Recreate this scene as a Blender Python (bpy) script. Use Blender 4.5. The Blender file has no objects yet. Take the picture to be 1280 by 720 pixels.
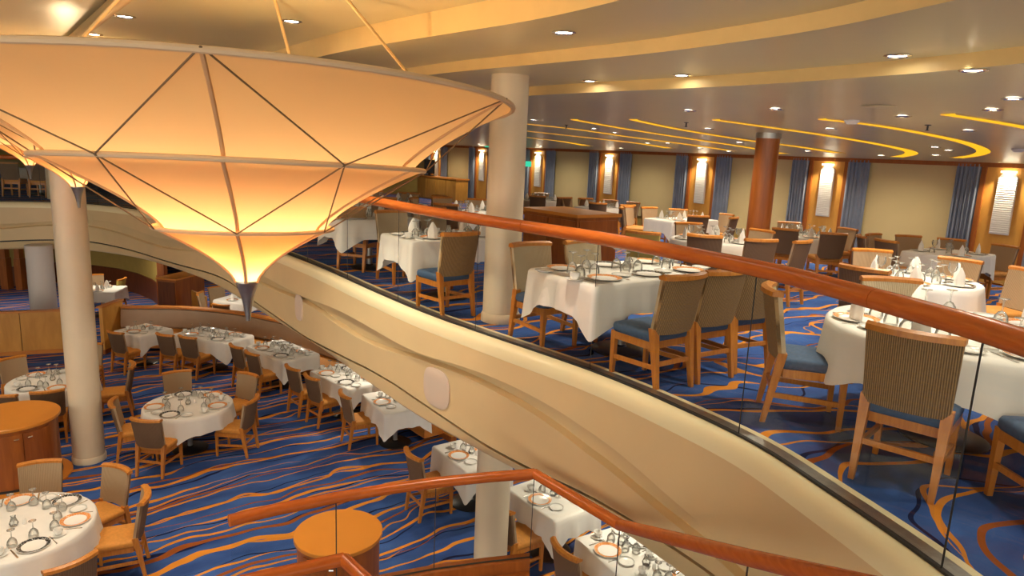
import bpy, bmesh, math, random
from mathutils import Vector, Matrix
from math import sin, cos, pi, sqrt, atan2, radians
random.seed(7)
sc = bpy.context.scene
COL = sc.collection

# ---------------------------------------------------------------- camera
EYE = 1.74            # eye height above the upper deck (upper deck floor is z = 0)
LOW = -3.14           # lower deck floor
PITCH, ROLL, FPX = 0.194, 0.0447, 853.33
FWD = Vector((0, cos(PITCH), -sin(PITCH)))
_up = Vector((0, sin(PITCH), cos(PITCH)))
_rt = Vector((1, 0, 0))
RT = _rt * cos(ROLL) + _up * sin(ROLL)
UP = _up * cos(ROLL) - _rt * sin(ROLL)
cam_data = bpy.data.cameras.new('camera')
cam_data.sensor_width = 36.0
cam_data.lens = FPX / 1280 * 36.0
cam_data.clip_start, cam_data.clip_end = 0.05, 200
cam = bpy.data.objects.new('camera', cam_data)
COL.objects.link(cam)
m = Matrix((RT, UP, -FWD)).transposed().to_4x4()
m.translation = (0, 0, EYE)
cam.matrix_world = m
sc.camera = cam

# ---------------------------------------------------------------- world, exposure
w = bpy.data.worlds.new('world'); sc.world = w; w.use_nodes = True
w.node_tree.nodes['Background'].inputs[0].default_value = (1.0, 0.90, 0.74, 1)
w.node_tree.nodes['Background'].inputs[1].default_value = 1.25
sc.view_settings.view_transform = 'Standard'
sc.view_settings.look = 'None'
sc.view_settings.gamma = 1
sc.view_settings.use_curve_mapping = False
sc.view_settings.exposure = 1.1
WARM = (1.0, 0.88, 0.68)
DOWN_W = 55.0          # watts of each upper-deck downlight
LOW_W = 95.0           # watts of each lower-deck / atrium downlight

# ---------------------------------------------------------------- geometry of the place
UX, UY = 0.8, 0.6      # unit vector towards the windows
VX, VY = -0.6, 0.8     # unit vector along the window wall, away from the viewer

def ray(px, py):
    return FWD + RT * ((px - 640) / FPX) - UP * ((py - 360) / FPX)
def on(px, py, z):
    d = ray(px, py); t = (z - EYE) / d.z
    return Vector((d.x * t, d.y * t, z))
def sdist(x, y): return UX * x + UY * y
def zfloor(x, y):      # deck camber: the deck falls away towards the ship's side
    return -0.04 * max(0.0, sdist(x, y) - 4.6)
def zceil(x, y):
    return 2.40 - 0.04 * max(0.0, sdist(x, y) - 6.0)
def onup(px, py, h):
    d = ray(px, py)
    t = (h + 0.184 - EYE) / (d.z + 0.04 * (UX * d.x + UY * d.y))
    if sdist(d.x * t, d.y * t) < 4.6: t = (h - EYE) / d.z
    return Vector((d.x * t, d.y * t, EYE + d.z * t))
def onceil(px, py):
    d = ray(px, py)
    t = (2.40 + 0.24 - EYE) / (d.z + 0.04 * (UX * d.x + UY * d.y))
    if sdist(d.x * t, d.y * t) < 6.0: t = (2.40 - EYE) / d.z
    return Vector((d.x * t, d.y * t, EYE + d.z * t))
def onwall(px, py, s=16.4):
    d = ray(px, py); t = s / (UX * d.x + UY * d.y)
    return Vector((d.x * t, d.y * t, EYE + d.z * t))

# ---------------------------------------------------------------- mesh builder
class MB:
    def __init__(s): s.v = []; s.f = []; s.mi = []; s.cur = 0
    def quadstrip(s, rows, close=False, flip=False):
        base = len(s.v); n = len(rows[0])
        for r in rows: s.v += [tuple(p) for p in r]
        for i in range(len(rows) - 1):
            for j in range(n if close else n - 1):
                k = (j + 1) % n
                q = (base + i*n + j, base + i*n + k, base + (i+1)*n + k, base + (i+1)*n + j)
                s.f.append(q[::-1] if flip else q); s.mi.append(s.cur)
        return base
    def poly(s, pts, flip=False):
        b = len(s.v); s.v += [tuple(p) for p in pts]
        f = tuple(range(b, b + len(pts))); s.f.append(f[::-1] if flip else f); s.mi.append(s.cur)
    def hexa(s, a, b):          # a, b: two quads (bottom, top), counter-clockwise seen from above
        i = len(s.v); s.v += [tuple(p) for p in a] + [tuple(p) for p in b]
        for f in ((3,2,1,0),(4,5,6,7),(0,1,5,4),(1,2,6,5),(2,3,7,6),(3,0,4,7)):
            s.f.append(tuple(i + k for k in f)); s.mi.append(s.cur)
    def box(s, x0, x1, y0, y1, z0, z1):
        s.hexa([(x0,y0,z0),(x1,y0,z0),(x1,y1,z0),(x0,y1,z0)], [(x0,y0,z1),(x1,y0,z1),(x1,y1,z1),(x0,y1,z1)])
    def beam(s, p, q, w, h, w2=None, h2=None):   # square-section bar from p to q
        p, q = Vector(p), Vector(q); d = (q - p).normalized()
        a = d.cross(Vector((0, 0, 1)))
        if a.length < 0.3: a = Vector((1, 0, 0))
        a.normalize(); b = a.cross(d).normalized()
        if abs(d.z) > 0.7: a = Vector((1,0,0)); b = Vector((0,1,0))
        w2 = w2 or w; h2 = h2 or h
        A = [p - a*w/2 - b*h/2, p + a*w/2 - b*h/2, p + a*w/2 + b*h/2, p - a*w/2 + b*h/2]
        B = [q - a*w2/2 - b*h2/2, q + a*w2/2 - b*h2/2, q + a*w2/2 + b*h2/2, q - a*w2/2 + b*h2/2]
        s.hexa(A, B)
    def lathe(s, prof, seg=24, c=(0, 0, 0), caps=True):
        rows = [[(c[0] + r*cos(2*pi*k/seg), c[1] + r*sin(2*pi*k/seg), c[2] + z) for k in range(seg)] for r, z in prof]
        s.quadstrip(rows, close=True)
        if caps:
            if prof[0][0] > 1e-4: s.poly(rows[0], flip=True)
            if prof[-1][0] > 1e-4: s.poly(rows[-1])
    def tube(s, pts, r, seg=10, closed=False, rh=None):
        pts = [Vector(p) for p in pts]; n = len(pts); rows = []
        for i, p in enumerate(pts):
            a = pts[(i-1) % n] if closed or i > 0 else p
            b = pts[(i+1) % n] if closed or i < n-1 else p
            t = (b - a).normalized()
            side = t.cross(Vector((0, 0, 1)))
            if side.length < 1e-3: side = Vector((1, 0, 0))
            side.normalize(); u2 = side.cross(t)
            rows.append([p + side * (r*cos(2*pi*k/seg)) + u2 * ((rh or r)*sin(2*pi*k/seg)) for k in range(seg)])
        if closed: rows.append(rows[0])
        s.quadstrip(rows, close=True, flip=True)
        if not closed: s.poly(rows[0]); s.poly(rows[-1], flip=True)
    def stack(s, outline, layers):   # layers: (inset scale, z); a rounded slab
        rows = [[(x*k, y*k, z) for x, y in outline] for k, z in layers]
        s.quadstrip(rows, close=True); s.poly(rows[0], flip=True); s.poly(rows[-1])
    def mesh(s, name, mats, sharp=35):
        me = bpy.data.meshes.new(name); me.from_pydata(s.v, [], s.f)
        for mm in (mats if isinstance(mats, (list, tuple)) else [mats]): me.materials.append(mm)
        for p, k in zip(me.polygons, s.mi): p.material_index = k
        me.update()
        bm = bmesh.new(); bm.from_mesh(me); bmesh.ops.remove_doubles(bm, verts=bm.verts, dist=1e-5)
        bmesh.ops.recalc_face_normals(bm, faces=bm.faces); bm.to_mesh(me); bm.free()
        for p in me.polygons: p.use_smooth = True
        try: me.set_sharp_from_angle(angle=radians(sharp))
        except Exception: pass
        return me
    def build(s, name, mats, parent=None, loc=None, rz=0, sharp=35):
        return link(name, s.mesh(name, mats, sharp), parent, loc, rz)

def link(name, data, parent=None, loc=None, rz=0):
    o = bpy.data.objects.new(name, data); COL.objects.link(o)
    if parent: o.parent = parent
    if loc is not None: o.location = loc
    if rz: o.rotation_euler = (0, 0, rz)
    return o
def tag(o, label=None, cat=None, group=None, kind=None):
    if label: o['label'] = label
    if cat: o['category'] = cat
    if group: o['group'] = group
    if kind: o['kind'] = kind
    return o
def struct(o): o['kind'] = 'structure'; return o
def thing(name, label, cat, loc=(0, 0, 0), rz=0, group=None):
    return tag(link(name, None, None, loc, rz), label, cat, group)

# ---------------------------------------------------------------- materials
def nt(name):
    mm = bpy.data.materials.new(name); mm.use_nodes = True
    return mm, mm.node_tree, mm.node_tree.nodes['Principled BSDF']
def mat(name, col, rough=0.5, metal=0.0, var=0.0, scale=6.0, bump=0.0, emit=None, strength=0.0, spec=None):
    mm, t, b = nt(name)
    b.inputs['Base Color'].default_value = (*col, 1); b.inputs['Roughness'].default_value = rough
    b.inputs['Metallic'].default_value = metal
    if spec is not None: b.inputs['Specular IOR Level'].default_value = spec
    if emit: b.inputs['Emission Color'].default_value = (*emit, 1); b.inputs['Emission Strength'].default_value = strength
    if var or bump:
        tc = t.nodes.new('ShaderNodeTexCoord'); n = t.nodes.new('ShaderNodeTexNoise')
        n.inputs['Scale'].default_value = scale; n.inputs['Detail'].default_value = 4
        t.links.new(tc.outputs['Object'], n.inputs['Vector'])
        if var:
            r = t.nodes.new('ShaderNodeValToRGB')
            r.color_ramp.elements[0].position = 0.3; r.color_ramp.elements[1].position = 0.7
            r.color_ramp.elements[0].color = (*[c*(1-var) for c in col], 1)
            r.color_ramp.elements[1].color = (*[min(1, c*(1+var)) for c in col], 1)
            t.links.new(n.outputs[0], r.inputs[0]); t.links.new(r.outputs[0], b.inputs['Base Color'])
        if bump:
            bp = t.nodes.new('ShaderNodeBump'); bp.inputs['Strength'].default_value = bump; bp.inputs['Distance'].default_value = 0.01
            t.links.new(n.outputs[0], bp.inputs['Height']); t.links.new(bp.outputs[0], b.inputs['Normal'])
    return mm
def wood(name, c1, c2, rough=0.35, stretch=(12, 12, 1.2)):
    mm, t, b = nt(name)
    tc = t.nodes.new('ShaderNodeTexCoord'); mp = t.nodes.new('ShaderNodeMapping'); mp.inputs['Scale'].default_value = stretch
    n = t.nodes.new('ShaderNodeTexNoise'); n.inputs['Scale'].default_value = 2.5; n.inputs['Detail'].default_value = 6; n.inputs['Distortion'].default_value = 0.6
    r = t.nodes.new('ShaderNodeValToRGB'); r.color_ramp.elements[0].position = 0.3; r.color_ramp.elements[1].position = 0.72
    r.color_ramp.elements[0].color = (*c1, 1); r.color_ramp.elements[1].color = (*c2, 1)
    t.links.new(tc.outputs['Object'], mp.inputs[0]); t.links.new(mp.outputs[0], n.inputs['Vector'])
    t.links.new(n.outputs[0], r.inputs[0]); t.links.new(r.outputs[0], b.inputs['Base Color'])
    b.inputs['Roughness'].default_value = rough
    return mm
def ribbed(name, c1, c2, freq, axis=0, rough=0.8):
    mm, t, b = nt(name)
    tc = t.nodes.new('ShaderNodeTexCoord'); sx = t.nodes.new('ShaderNodeSeparateXYZ')
    ml = t.nodes.new('ShaderNodeMath'); ml.operation = 'MULTIPLY'; ml.inputs[1].default_value = freq
    si = t.nodes.new('ShaderNodeMath'); si.operation = 'SINE'
    n = t.nodes.new('ShaderNodeTexNoise'); n.inputs['Scale'].default_value = 60
    ad = t.nodes.new('ShaderNodeMath'); ad.operation = 'ADD'
    r = t.nodes.new('ShaderNodeValToRGB'); r.color_ramp.elements[0].position = 0.0; r.color_ramp.elements[1].position = 1.0
    r.color_ramp.elements[0].color = (*c1, 1); r.color_ramp.elements[1].color = (*c2, 1)
    t.links.new(tc.outputs['Object'], sx.inputs[0]); t.links.new(sx.outputs[axis], ml.inputs[0])
    t.links.new(ml.outputs[0], si.inputs[0]); t.links.new(si.outputs[0], ad.inputs[0])
    t.links.new(tc.outputs['Object'], n.inputs['Vector']); t.links.new(n.outputs[0], ad.inputs[1]); t.links.new(ad.outputs[0], r.inputs[0])
    bp = t.nodes.new('ShaderNodeBump'); bp.inputs['Strength'].default_value = 0.5; bp.inputs['Distance'].default_value = 0.006
    t.links.new(si.outputs[0], bp.inputs['Height']); t.links.new(bp.outputs[0], b.inputs['Normal'])
    t.links.new(r.outputs[0], b.inputs['Base Color']); b.inputs['Roughness'].default_value = rough
    return mm
def glass(name, tint=(0.93, 0.96, 0.93), gloss=1.0, rough=0.02, haze=0.0):
    mm = bpy.data.materials.new(name); mm.use_nodes = True; t = mm.node_tree; t.nodes.clear()
    o = t.nodes.new('ShaderNodeOutputMaterial'); mx = t.nodes.new('ShaderNodeMixShader')
    tr = t.nodes.new('ShaderNodeBsdfTransparent'); tr.inputs[0].default_value = (*tint, 1)
    gl = t.nodes.new('ShaderNodeBsdfGlossy'); gl.inputs['Roughness'].default_value = rough
    fr = t.nodes.new('ShaderNodeFresnel'); fr.inputs[0].default_value = 1.45
    ml = t.nodes.new('ShaderNodeMath'); ml.operation = 'MULTIPLY'; ml.inputs[1].default_value = gloss
    t.links.new(fr.outputs[0], ml.inputs[0]); t.links.new(ml.outputs[0], mx.inputs[0])
    t.links.new(tr.outputs[0], mx.inputs[1]); t.links.new(gl.outputs[0], mx.inputs[2]); t.links.new(mx.outputs[0], o.inputs[0])
    if haze:                                # diffuse white mixed in to stand for bright highlights
        m2 = t.nodes.new('ShaderNodeMixShader'); m2.inputs[0].default_value = haze; df = t.nodes.new('ShaderNodeBsdfDiffuse'); df.inputs[0].default_value = (.9, .9, .88, 1)
        t.links.new(mx.outputs[0], m2.inputs[1]); t.links.new(df.outputs[0], m2.inputs[2]); t.links.new(m2.outputs[0], o.inputs[0])
    return mm
def emission(name, col, strength):
    mm = bpy.data.materials.new(name); mm.use_nodes = True; t = mm.node_tree; t.nodes.clear()
    o = t.nodes.new('ShaderNodeOutputMaterial'); e = t.nodes.new('ShaderNodeEmission')
    e.inputs[0].default_value = (*col, 1); e.inputs[1].default_value = strength; t.links.new(e.outputs[0], o.inputs[0])
    return mm
def fabric_lamp(name, col):
    mm = bpy.data.materials.new(name); mm.use_nodes = True; t = mm.node_tree; t.nodes.clear()
    o = t.nodes.new('ShaderNodeOutputMaterial'); mx = t.nodes.new('ShaderNodeMixShader'); mx.inputs[0].default_value = 0.68
    d = t.nodes.new('ShaderNodeBsdfDiffuse'); d.inputs[0].default_value = (*col, 1)
    tr = t.nodes.new('ShaderNodeBsdfTranslucent'); tr.inputs[0].default_value = (*[c for c in col], 1)
    t.links.new(d.outputs[0], mx.inputs[1]); t.links.new(tr.outputs[0], mx.inputs[2]); t.links.new(mx.outputs[0], o.inputs[0])
    return mm
def carpet(name, spacing, width, wavy, seed):
    mm, t, b = nt(name); N = t.nodes.new; L = t.links.new
    def M(op, a, bb=None, c=None):
        n = N('ShaderNodeMath'); n.operation = op
        for i, q in enumerate((a, bb, c)):
            if q is None: continue
            if isinstance(q, (int, float)): n.inputs[i].default_value = q
            else: L(q, n.inputs[i])
        return n.outputs[0]
    tc = N('ShaderNodeTexCoord'); mp = N('ShaderNodeMapping'); mp.vector_type = 'POINT'
    mp.inputs['Rotation'].default_value = (0, 0, -atan2(UY, UX)); mp.inputs['Location'].default_value = (seed, seed*1.7, 0)
    L(tc.outputs['Object'], mp.inputs[0])
    sx = N('ShaderNodeSeparateXYZ'); L(mp.outputs[0], sx.inputs[0]); X, Y = sx.outputs[0], sx.outputs[1]
    def noise(sxx, syy, off, detail=1.0):
        m2 = N('ShaderNodeMapping'); m2.inputs['Scale'].default_value = (sxx, syy, 1); m2.inputs['Location'].default_value = (off, off*.37, 0)
        L(mp.outputs[0], m2.inputs[0]); n = N('ShaderNodeTexNoise'); n.inputs['Scale'].default_value = 1; n.inputs['Detail'].default_value = detail
        L(m2.outputs[0], n.inputs['Vector']); return n.outputs[0]
    def family(sp, wid, off, amp):
        n1 = noise(0.62, 0.62, 1.3); n2 = noise(1.6, 1.1, off + 9)
        y = M('ADD', Y, M('MULTIPLY', M('SUBTRACT', n1, .5), amp*1.5)); y = M('ADD', y, M('MULTIPLY', M('SUBTRACT', n2, .5), amp*.55))
        fr = M('ABSOLUTE', M('SUBTRACT', M('FRACT', M('MULTIPLY', y, 1/sp)), .5))      # 0 at line centre
        dist = M('MULTIPLY', fr, sp)
        wn = noise(0.5, 2.0/sp*.5, off + 4)
        ww = M('MULTIPLY', M('MAXIMUM', M('SUBTRACT', wn, .30), 0.0), wid*4.2)
        return M('SMOOTHSTEP', dist, M('MULTIPLY', ww, 1.0), M('MULTIPLY', ww, .7)) if False else M('LESS_THAN', dist, ww)
    o1 = family(spacing, width, 1.3, wavy); o2 = family(spacing*1.55, width*.75, 21.0, wavy*1.3); dk = family(spacing*1.3, width*.6, 47.0, wavy*1.2)
    br = family(spacing*1.9, width*.8, 63.0, wavy)
    base = N('ShaderNodeValToRGB'); e = base.color_ramp.elements
    e[0].position = .3; e[0].color = (0.027, 0.062, 0.225, 1); e[1].position = .72; e[1].color = (0.062, 0.145, 0.43, 1)
    L(noise(1.2, 3.0, 80, 4), base.inputs[0])
    def mix(f, a, col):
        n = N('ShaderNodeMix'); n.data_type = 'RGBA'; L(f, n.inputs['Factor']); L(a, n.inputs['A']); n.inputs['B'].default_value = (*col, 1); return n.outputs['Result']
    c = mix(dk, base.outputs[0], (0.012, 0.016, 0.06)); c = mix(br, c, (0.30, 0.085, 0.02)); c = mix(o2, c, (0.62, 0.24, 0.04)); c = mix(o1, c, (0.70, 0.27, 0.035))
    L(c, b.inputs['Base Color']); b.inputs['Roughness'].default_value = .95; b.inputs['Specular IOR Level'].default_value = .1
    fn = N('ShaderNodeTexNoise'); fn.inputs['Scale'].default_value = 220; L(tc.outputs['Object'], fn.inputs['Vector'])
    bp = N('ShaderNodeBump'); bp.inputs['Strength'].default_value = .3; bp.inputs['Distance'].default_value = .004
    L(fn.outputs[0], bp.inputs['Height']); L(bp.outputs[0], b.inputs['Normal'])
    return mm

CARPET_LOW = carpet('carpet_lower', 0.36, 0.027, 0.50, 3.0)
CARPET_UP = carpet('carpet_upper', 0.50, 0.027, 0.95, 11.0)
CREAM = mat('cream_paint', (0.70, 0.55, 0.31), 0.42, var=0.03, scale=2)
CREAM_NOSE = mat('cream_nose', (0.86, 0.79, 0.52), 0.3)  # paler than the face: light from above put into the colour
COLUMN = mat('column_paint', (0.72, 0.62, 0.46), 0.35, var=0.03, scale=3)
COLUMN_COOL = mat('column_cool', (0.68, 0.66, 0.66), 0.4)
CEIL = mat('ceiling_paint', (0.63, 0.56, 0.335), 0.30, var=0.04, scale=0.7)
CEIL_BAND = mat('ceiling_band', (0.80, 0.58, 0.25), 0.5, var=0.03)  # yellow tint paints in the cove glow on the ceiling steps
DARK_LINE = mat('dark_groove', (0.02, 0.02, 0.022), 0.5)
BLACK = mat('black_plastic', (0.015, 0.015, 0.017), 0.35)
STEEL = mat('brushed_steel', (0.42, 0.42, 0.40), 0.32, 0.9, var=0.1, scale=20)
CHROME = mat('chrome', (0.75, 0.74, 0.7), 0.15, 1.0)
RAIL = wood('rail_wood', (0.47, 0.105, 0.016), (0.58, 0.15, 0.024), 0.25, (3, 3, 20))
CHAIR_WOOD = wood('chair_wood', (0.47, 0.16, 0.022), (0.62, 0.245, 0.038), 0.35, (20, 20, 2))
HONEY = wood('honey_veneer', (0.52, 0.24, 0.042), (0.66, 0.33, 0.065), 0.4, (3, 3, 0.7))
HONEY_EDGE = wood('honey_edge', (0.50, 0.17, 0.03), (0.60, 0.23, 0.04), 0.35, (2, 2, 6))
CABINET = wood('cabinet_wood', (0.27, 0.075, 0.014), (0.40, 0.12, 0.022), 0.3, (6, 6, 0.7))
ORANGE_TOP = mat('orange_top', (0.66, 0.25, 0.035), 0.3, var=0.04, scale=3)
DARKWOOD = wood('dark_wood', (0.12, 0.035, 0.012), (0.19, 0.055, 0.018), 0.35, (8, 8, 0.8))
OLIVE = mat('olive_wall', (0.42, 0.30, 0.075), 0.7, var=0.04)
SEAT_ORANGE = mat('seat_orange', (0.60, 0.25, 0.04), 0.7, var=0.10, scale=30, bump=.2)
SEAT_BLUE = mat('seat_blue', (0.055, 0.105, 0.20), 0.7, var=0.15, scale=40, bump=.2)
TAUPE_IN = ribbed('taupe_weave', (0.38, 0.265, 0.155), (0.46, 0.33, 0.20), 500)
TAUPE_OUT = ribbed('brown_weave', (0.15, 0.083, 0.043), (0.21, 0.125, 0.07), 500)
WICKER_IN = ribbed('cream_rib', (0.44, 0.34, 0.20), (0.62, 0.52, 0.36), 620)
WICKER_OUT = ribbed('brown_rib', (0.15, 0.085, 0.032), (0.42, 0.265, 0.12), 560)
YELLOW_FAB = mat('yellow_fabric', (0.52, 0.40, 0.09), 0.8, var=0.06)
TAUPE_BOOTH = mat('booth_vinyl', (0.40, 0.28, 0.185), 0.5, var=0.05, scale=4)
CLOTH = mat('white_linen', (0.80, 0.78, 0.74), 0.85, var=0.02, scale=9, bump=.1)
NAPKIN = mat('napkin_linen', (0.84, 0.82, 0.78), 0.85)
CHINA = mat('white_china', (0.86, 0.85, 0.82), 0.15)
def rimmat(name, c1, c2, sc_):
    mm, t, b = nt(name); tc = t.nodes.new('ShaderNodeTexCoord'); n = t.nodes.new('ShaderNodeTexNoise'); n.inputs['Scale'].default_value = sc_
    r = t.nodes.new('ShaderNodeValToRGB'); r.color_ramp.interpolation = 'CONSTANT'; r.color_ramp.elements[0].color = (*c1, 1); r.color_ramp.elements[1].position = .56; r.color_ramp.elements[1].color = (*c2, 1)
    t.links.new(tc.outputs['Object'], n.inputs['Vector']); t.links.new(n.outputs[0], r.inputs[0]); t.links.new(r.outputs[0], b.inputs['Base Color']); b.inputs['Roughness'].default_value = .2
    return mm
RIM_ORANGE = rimmat('orange_glaze', (0.76, 0.27, 0.07), (0.80, 0.55, 0.32), 70)
RIM_BLACK = rimmat('black_glaze', (0.03, 0.03, 0.03), (0.45, 0.44, 0.42), 60)
RIM_GREY = mat('grey_glaze', (0.55, 0.54, 0.50), 0.2)
CLEAR = glass('clear_glass', (0.95, 0.955, 0.94), 1.0, 0.06, 0.10)
PANEL_GLASS = glass('railing_glass', (0.965, 0.975, 0.965), 0.06, 0.02)
SILVER = mat('cutlery_steel', (0.62, 0.61, 0.58), 0.2, 1.0)
CURTAIN = mat('blue_curtain', (0.22, 0.255, 0.33), 0.85, var=0.10, scale=3)
BLIND = mat('yellow_blind', (0.66, 0.53, 0.26), 0.8, var=0.03, scale=1.5)
SCONCE_WOOD = wood('sconce_panel_wood', (0.62, 0.30, 0.055), (0.74, 0.38, 0.08), 0.35, (3, 3, 0.6))
FRAME_WOOD = wood('frame_wood', (0.30, 0.085, 0.016), (0.40, 0.12, 0.022), 0.35, (5, 5, 0.6))
SCONCE_PLATE = mat('sconce_plate', (0.78, 0.76, 0.72), 0.4)
LAMP_GLOW = emission('lamp_glow', (1.0, 0.86, 0.62), 4.0)
SPOT_GLOW = emission('downlight_glow', (1.0, 0.93, 0.80), 14.0)
STRIP_GLOW = emission('cove_glow', (1.0, 0.50, 0.02), 0.56)
GREEN_SIGN = emission('green_sign', (0.03, 0.42, 0.24), 0.8)
SPEAKER = mat('speaker_cloth', (0.66, 0.55, 0.46), 0.8)
FABRIC = fabric_lamp('lamp_fabric', (0.86, 0.62, 0.38))
LAMP_RIM = mat('lamp_rim', (0.78, 0.58, 0.36), 0.5)
LAMP_RIB = mat('lamp_rib', (0.75, 0.45, 0.22), 0.6)
CABLE = mat('lamp_cable', (0.22, 0.14, 0.075), 0.5)
ROD = mat('brass_rod', (0.62, 0.44, 0.20), 0.35, 0.3)

# ---------------------------------------------------------------- the balcony edge line
def catmull(P, step=0.12):
    P = [Vector((*p, 0)) for p in P]; P = [2*P[0] - P[1]] + P + [2*P[-1] - P[-2]]; out = []
    for i in range(1, len(P) - 2):
        a, b, c, d = P[i-1:i+3]; n = max(2, int((c - b).length / step))
        for k in range(n):
            t = k / n
            out.append(0.5 * ((2*b) + (c - a)*t + (2*a - 5*b + 4*c - d)*t*t + (3*b - a - 3*c + d)*t*t*t))
    out.append(P[-2]); return out
EDGE_PTS = [(0.2, -2.6), (1.25, -1.0), (1.8, 0.6), (2.03, 2.0), (2.0, 2.74), (1.77, 3.61), (1.59, 4.14), (1.26, 4.71), (0.73, 5.46), (-0.26, 6.54), (-0.95, 7.32), (-1.75, 8.38),
            (-2.88, 9.95), (-4.4, 11.85), (-6.4, 14.3), (-8.5, 16.25), (-10.0, 17.25), (-11.5, 17.75), (-13.2, 17.3), (-15.2, 15.6), (-17.0, 13.0)]
EDGE_PTS = [(x*.962, y*.962) if y > 1 else (x, y) for x, y in EDGE_PTS]
EDGE = catmull(EDGE_PTS)
ARC = [0.0]
for i in range(1, len(EDGE)): ARC.append(ARC[-1] + (EDGE[i] - EDGE[i-1]).length)
NRM = []               # unit normal away from the open well
for i in range(len(EDGE)):
    tdir = (EDGE[min(i+1, len(EDGE)-1)] - EDGE[max(i-1, 0)]).normalized()
    NRM.append(Vector((tdir.y, -tdir.x, 0)))
def off(i, d, z): p = EDGE[i] + NRM[i]*d; return Vector((p.x, p.y, z))
def edge_at(s):
    s = max(0, min(ARC[-1]-1e-4, s))
    for i in range(len(ARC)-1):
        if ARC[i+1] >= s:
            t = (s - ARC[i]) / (ARC[i+1] - ARC[i]); return EDGE[i].lerp(EDGE[i+1], t), NRM[i].lerp(NRM[i+1], t).normalized()
def arc_near(x, y): return min(range(len(EDGE)), key=lambda i: (EDGE[i].x-x)**2 + (EDGE[i].y-y)**2)
IDX = list(range(0, len(EDGE), 2))
CX, CY = -7.0, 6.0
def radial(i, k, base_off):
    p = EDGE[i] + NRM[i]*base_off; return CX + (p.x-CX)*k, CY + (p.y-CY)*k
KS = [1, 1.03, 1.07, 1.12, 1.18, 1.25, 1.33, 1.42, 1.55, 1.7, 1.9, 2.1, 2.35, 2.6, 3.0, 3.5, 4.2]

# ================================================================ STRUCTURE
mb = MB(); mb.quadstrip([[(x, y, LOW) for x in (-34, -20, -10, 0, 14)] for y in (-8, 0, 10, 20, 34)])
struct(mb.build('lower_floor', CARPET_LOW))
mb = MB()
rows = []
for k in KS:
    r = []
    for i in IDX:
        x, y = radial(i, k, 0.10); r.append((x, y, zfloor(x, y)))
    rows.append(r)
mb.quadstrip(rows); struct(mb.build('upper_floor', CARPET_UP))
mb = MB(); rows = []
for k in KS:
    rows.append([(*radial(i, k, -0.05), -0.97) for i in IDX])
mb.quadstrip(rows, flip=True); struct(mb.build('lower_ceiling', CEIL))
# upper ceiling: stepped rings that follow the balcony edge
mb = MB(); mb.quadstrip([[(x, y, 2.78) for x in (-34, -10, 14)] for y in (-8, 10, 36)], flip=True)
struct(mb.build('well_ceiling', CEIL))
def ring(name, d0, d1, z, m_):
    b = MB(); b.quadstrip([[off(i, d0, z) for i in IDX], [off(i, d1, z) for i in IDX]]); return struct(b.build(name, m_))
def riser(name, d, z0, z1, m_):
    b = MB(); b.quadstrip([[off(i, d, z0) for i in IDX], [off(i, d, z1) for i in IDX]]); return struct(b.build(name, m_))
B0, B1, B2 = -.85, .15, 1.45
riser('trim_1', B0, 2.60, 2.78, CEIL_BAND); ring('inner_ring_ceiling', B0, B1, 2.60, CEIL)
riser('trim_2', B1, 2.50, 2.60, CEIL_BAND); ring('middle_ring_ceiling', B1, B2, 2.50, CEIL)
riser('trim_3', B2, 2.40, 2.50, CEIL_BAND)
mb = MB(); rows = []
for k in KS:
    r = []
    for i in IDX:
        x, y = radial(i, k, B2); r.append((x, y, zceil(x, y)))
    rows.append(r)
mb.quadstrip(rows); struct(mb.build('dining_ceiling', CEIL))

# ---- balcony front: rounded nose, wavy layered face, dark groove, lower lip
def wav(s, base, a1, l1, p1, a2, l2, p2): return base + a1*sin(2*pi*s/l1 + p1) + a2*sin(2*pi*s/l2 + p2)
fascia = thing('balcony_front', 'cream curved balcony front with layered wavy relief sweeping above the lower restaurant', 'balcony')
struct(fascia)
def fpart(name, fn, m_):
    b = MB(); b.quadstrip([[off(i, d, z) for i, (d, z) in ((i, fn(i)[k]) for i in range(len(EDGE)))] for k in range(len(fn(0)))])
    return b.build(name, m_, fascia)
# heights of the relief lines below the deck edge, read at stations along the edge: (x, y on the edge, upper line, lower line, groove)
STN = [(1.9, 2.2, .74, .86, .92), (1.53, 3.98, .67, .80, .90), (1.36, 4.35, .56, .76, .92), (1.1, 4.75, .47, .70, .93), (.84, 5.1, .40, .64, .95), (.45, 5.55, .30, .50, .98), (.05, 6.0, .27, .41, 1.02),
       (-.27, 6.35, .26, .39, .97), (-.62, 6.75, .34, .40, .92), (-.95, 7.2, .36, .44, .88), (-1.35, 7.7, .34, .55, .87), (-1.75, 8.25, .33, .59, .92), (-2.3, 9.0, .36, .58, 1.0), (-2.9, 9.8, .44, .52, 1.06), (-4.2, 11.4, .40, .60, .98)]
_st = sorted((ARC[arc_near(a_, b_)], A_, B_, K_) for a_, b_, A_, B_, K_ in STN)
def station(s_, k):
    if s_ <= _st[0][0]: return _st[0][k]
    if s_ >= _st[-1][0]:
        e_ = s_ - _st[-1][0]; base, am, ln = ((0, 0, 1), (.40, .09, 5.2), (.60, .11, 6.4), (.93, .06, 7.5))[k]; f_ = min(1, e_/1.5)
        return _st[-1][k]*(1 - f_) + f_*(base + am*sin(2*pi*e_/ln + k*1.1))
    for (a_, b_) in zip(_st[:-1], _st[1:]):
        if b_[0] >= s_:
            t_ = (s_ - a_[0])/max(1e-6, b_[0] - a_[0]); t_ = t_*t_*(3 - 2*t_)*.5 + t_*.5; return a_[k]*(1 - t_) + b_[k]*t_
_sm = {}
for k_ in (1, 2, 3):
    raw = [station(q_, k_) for q_ in ARC]
    _sm[k_] = [sum(raw[max(0, min(len(raw)-1, i_ + d_))] for d_ in range(-4, 5))/9 for i_ in range(len(raw))]
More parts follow.
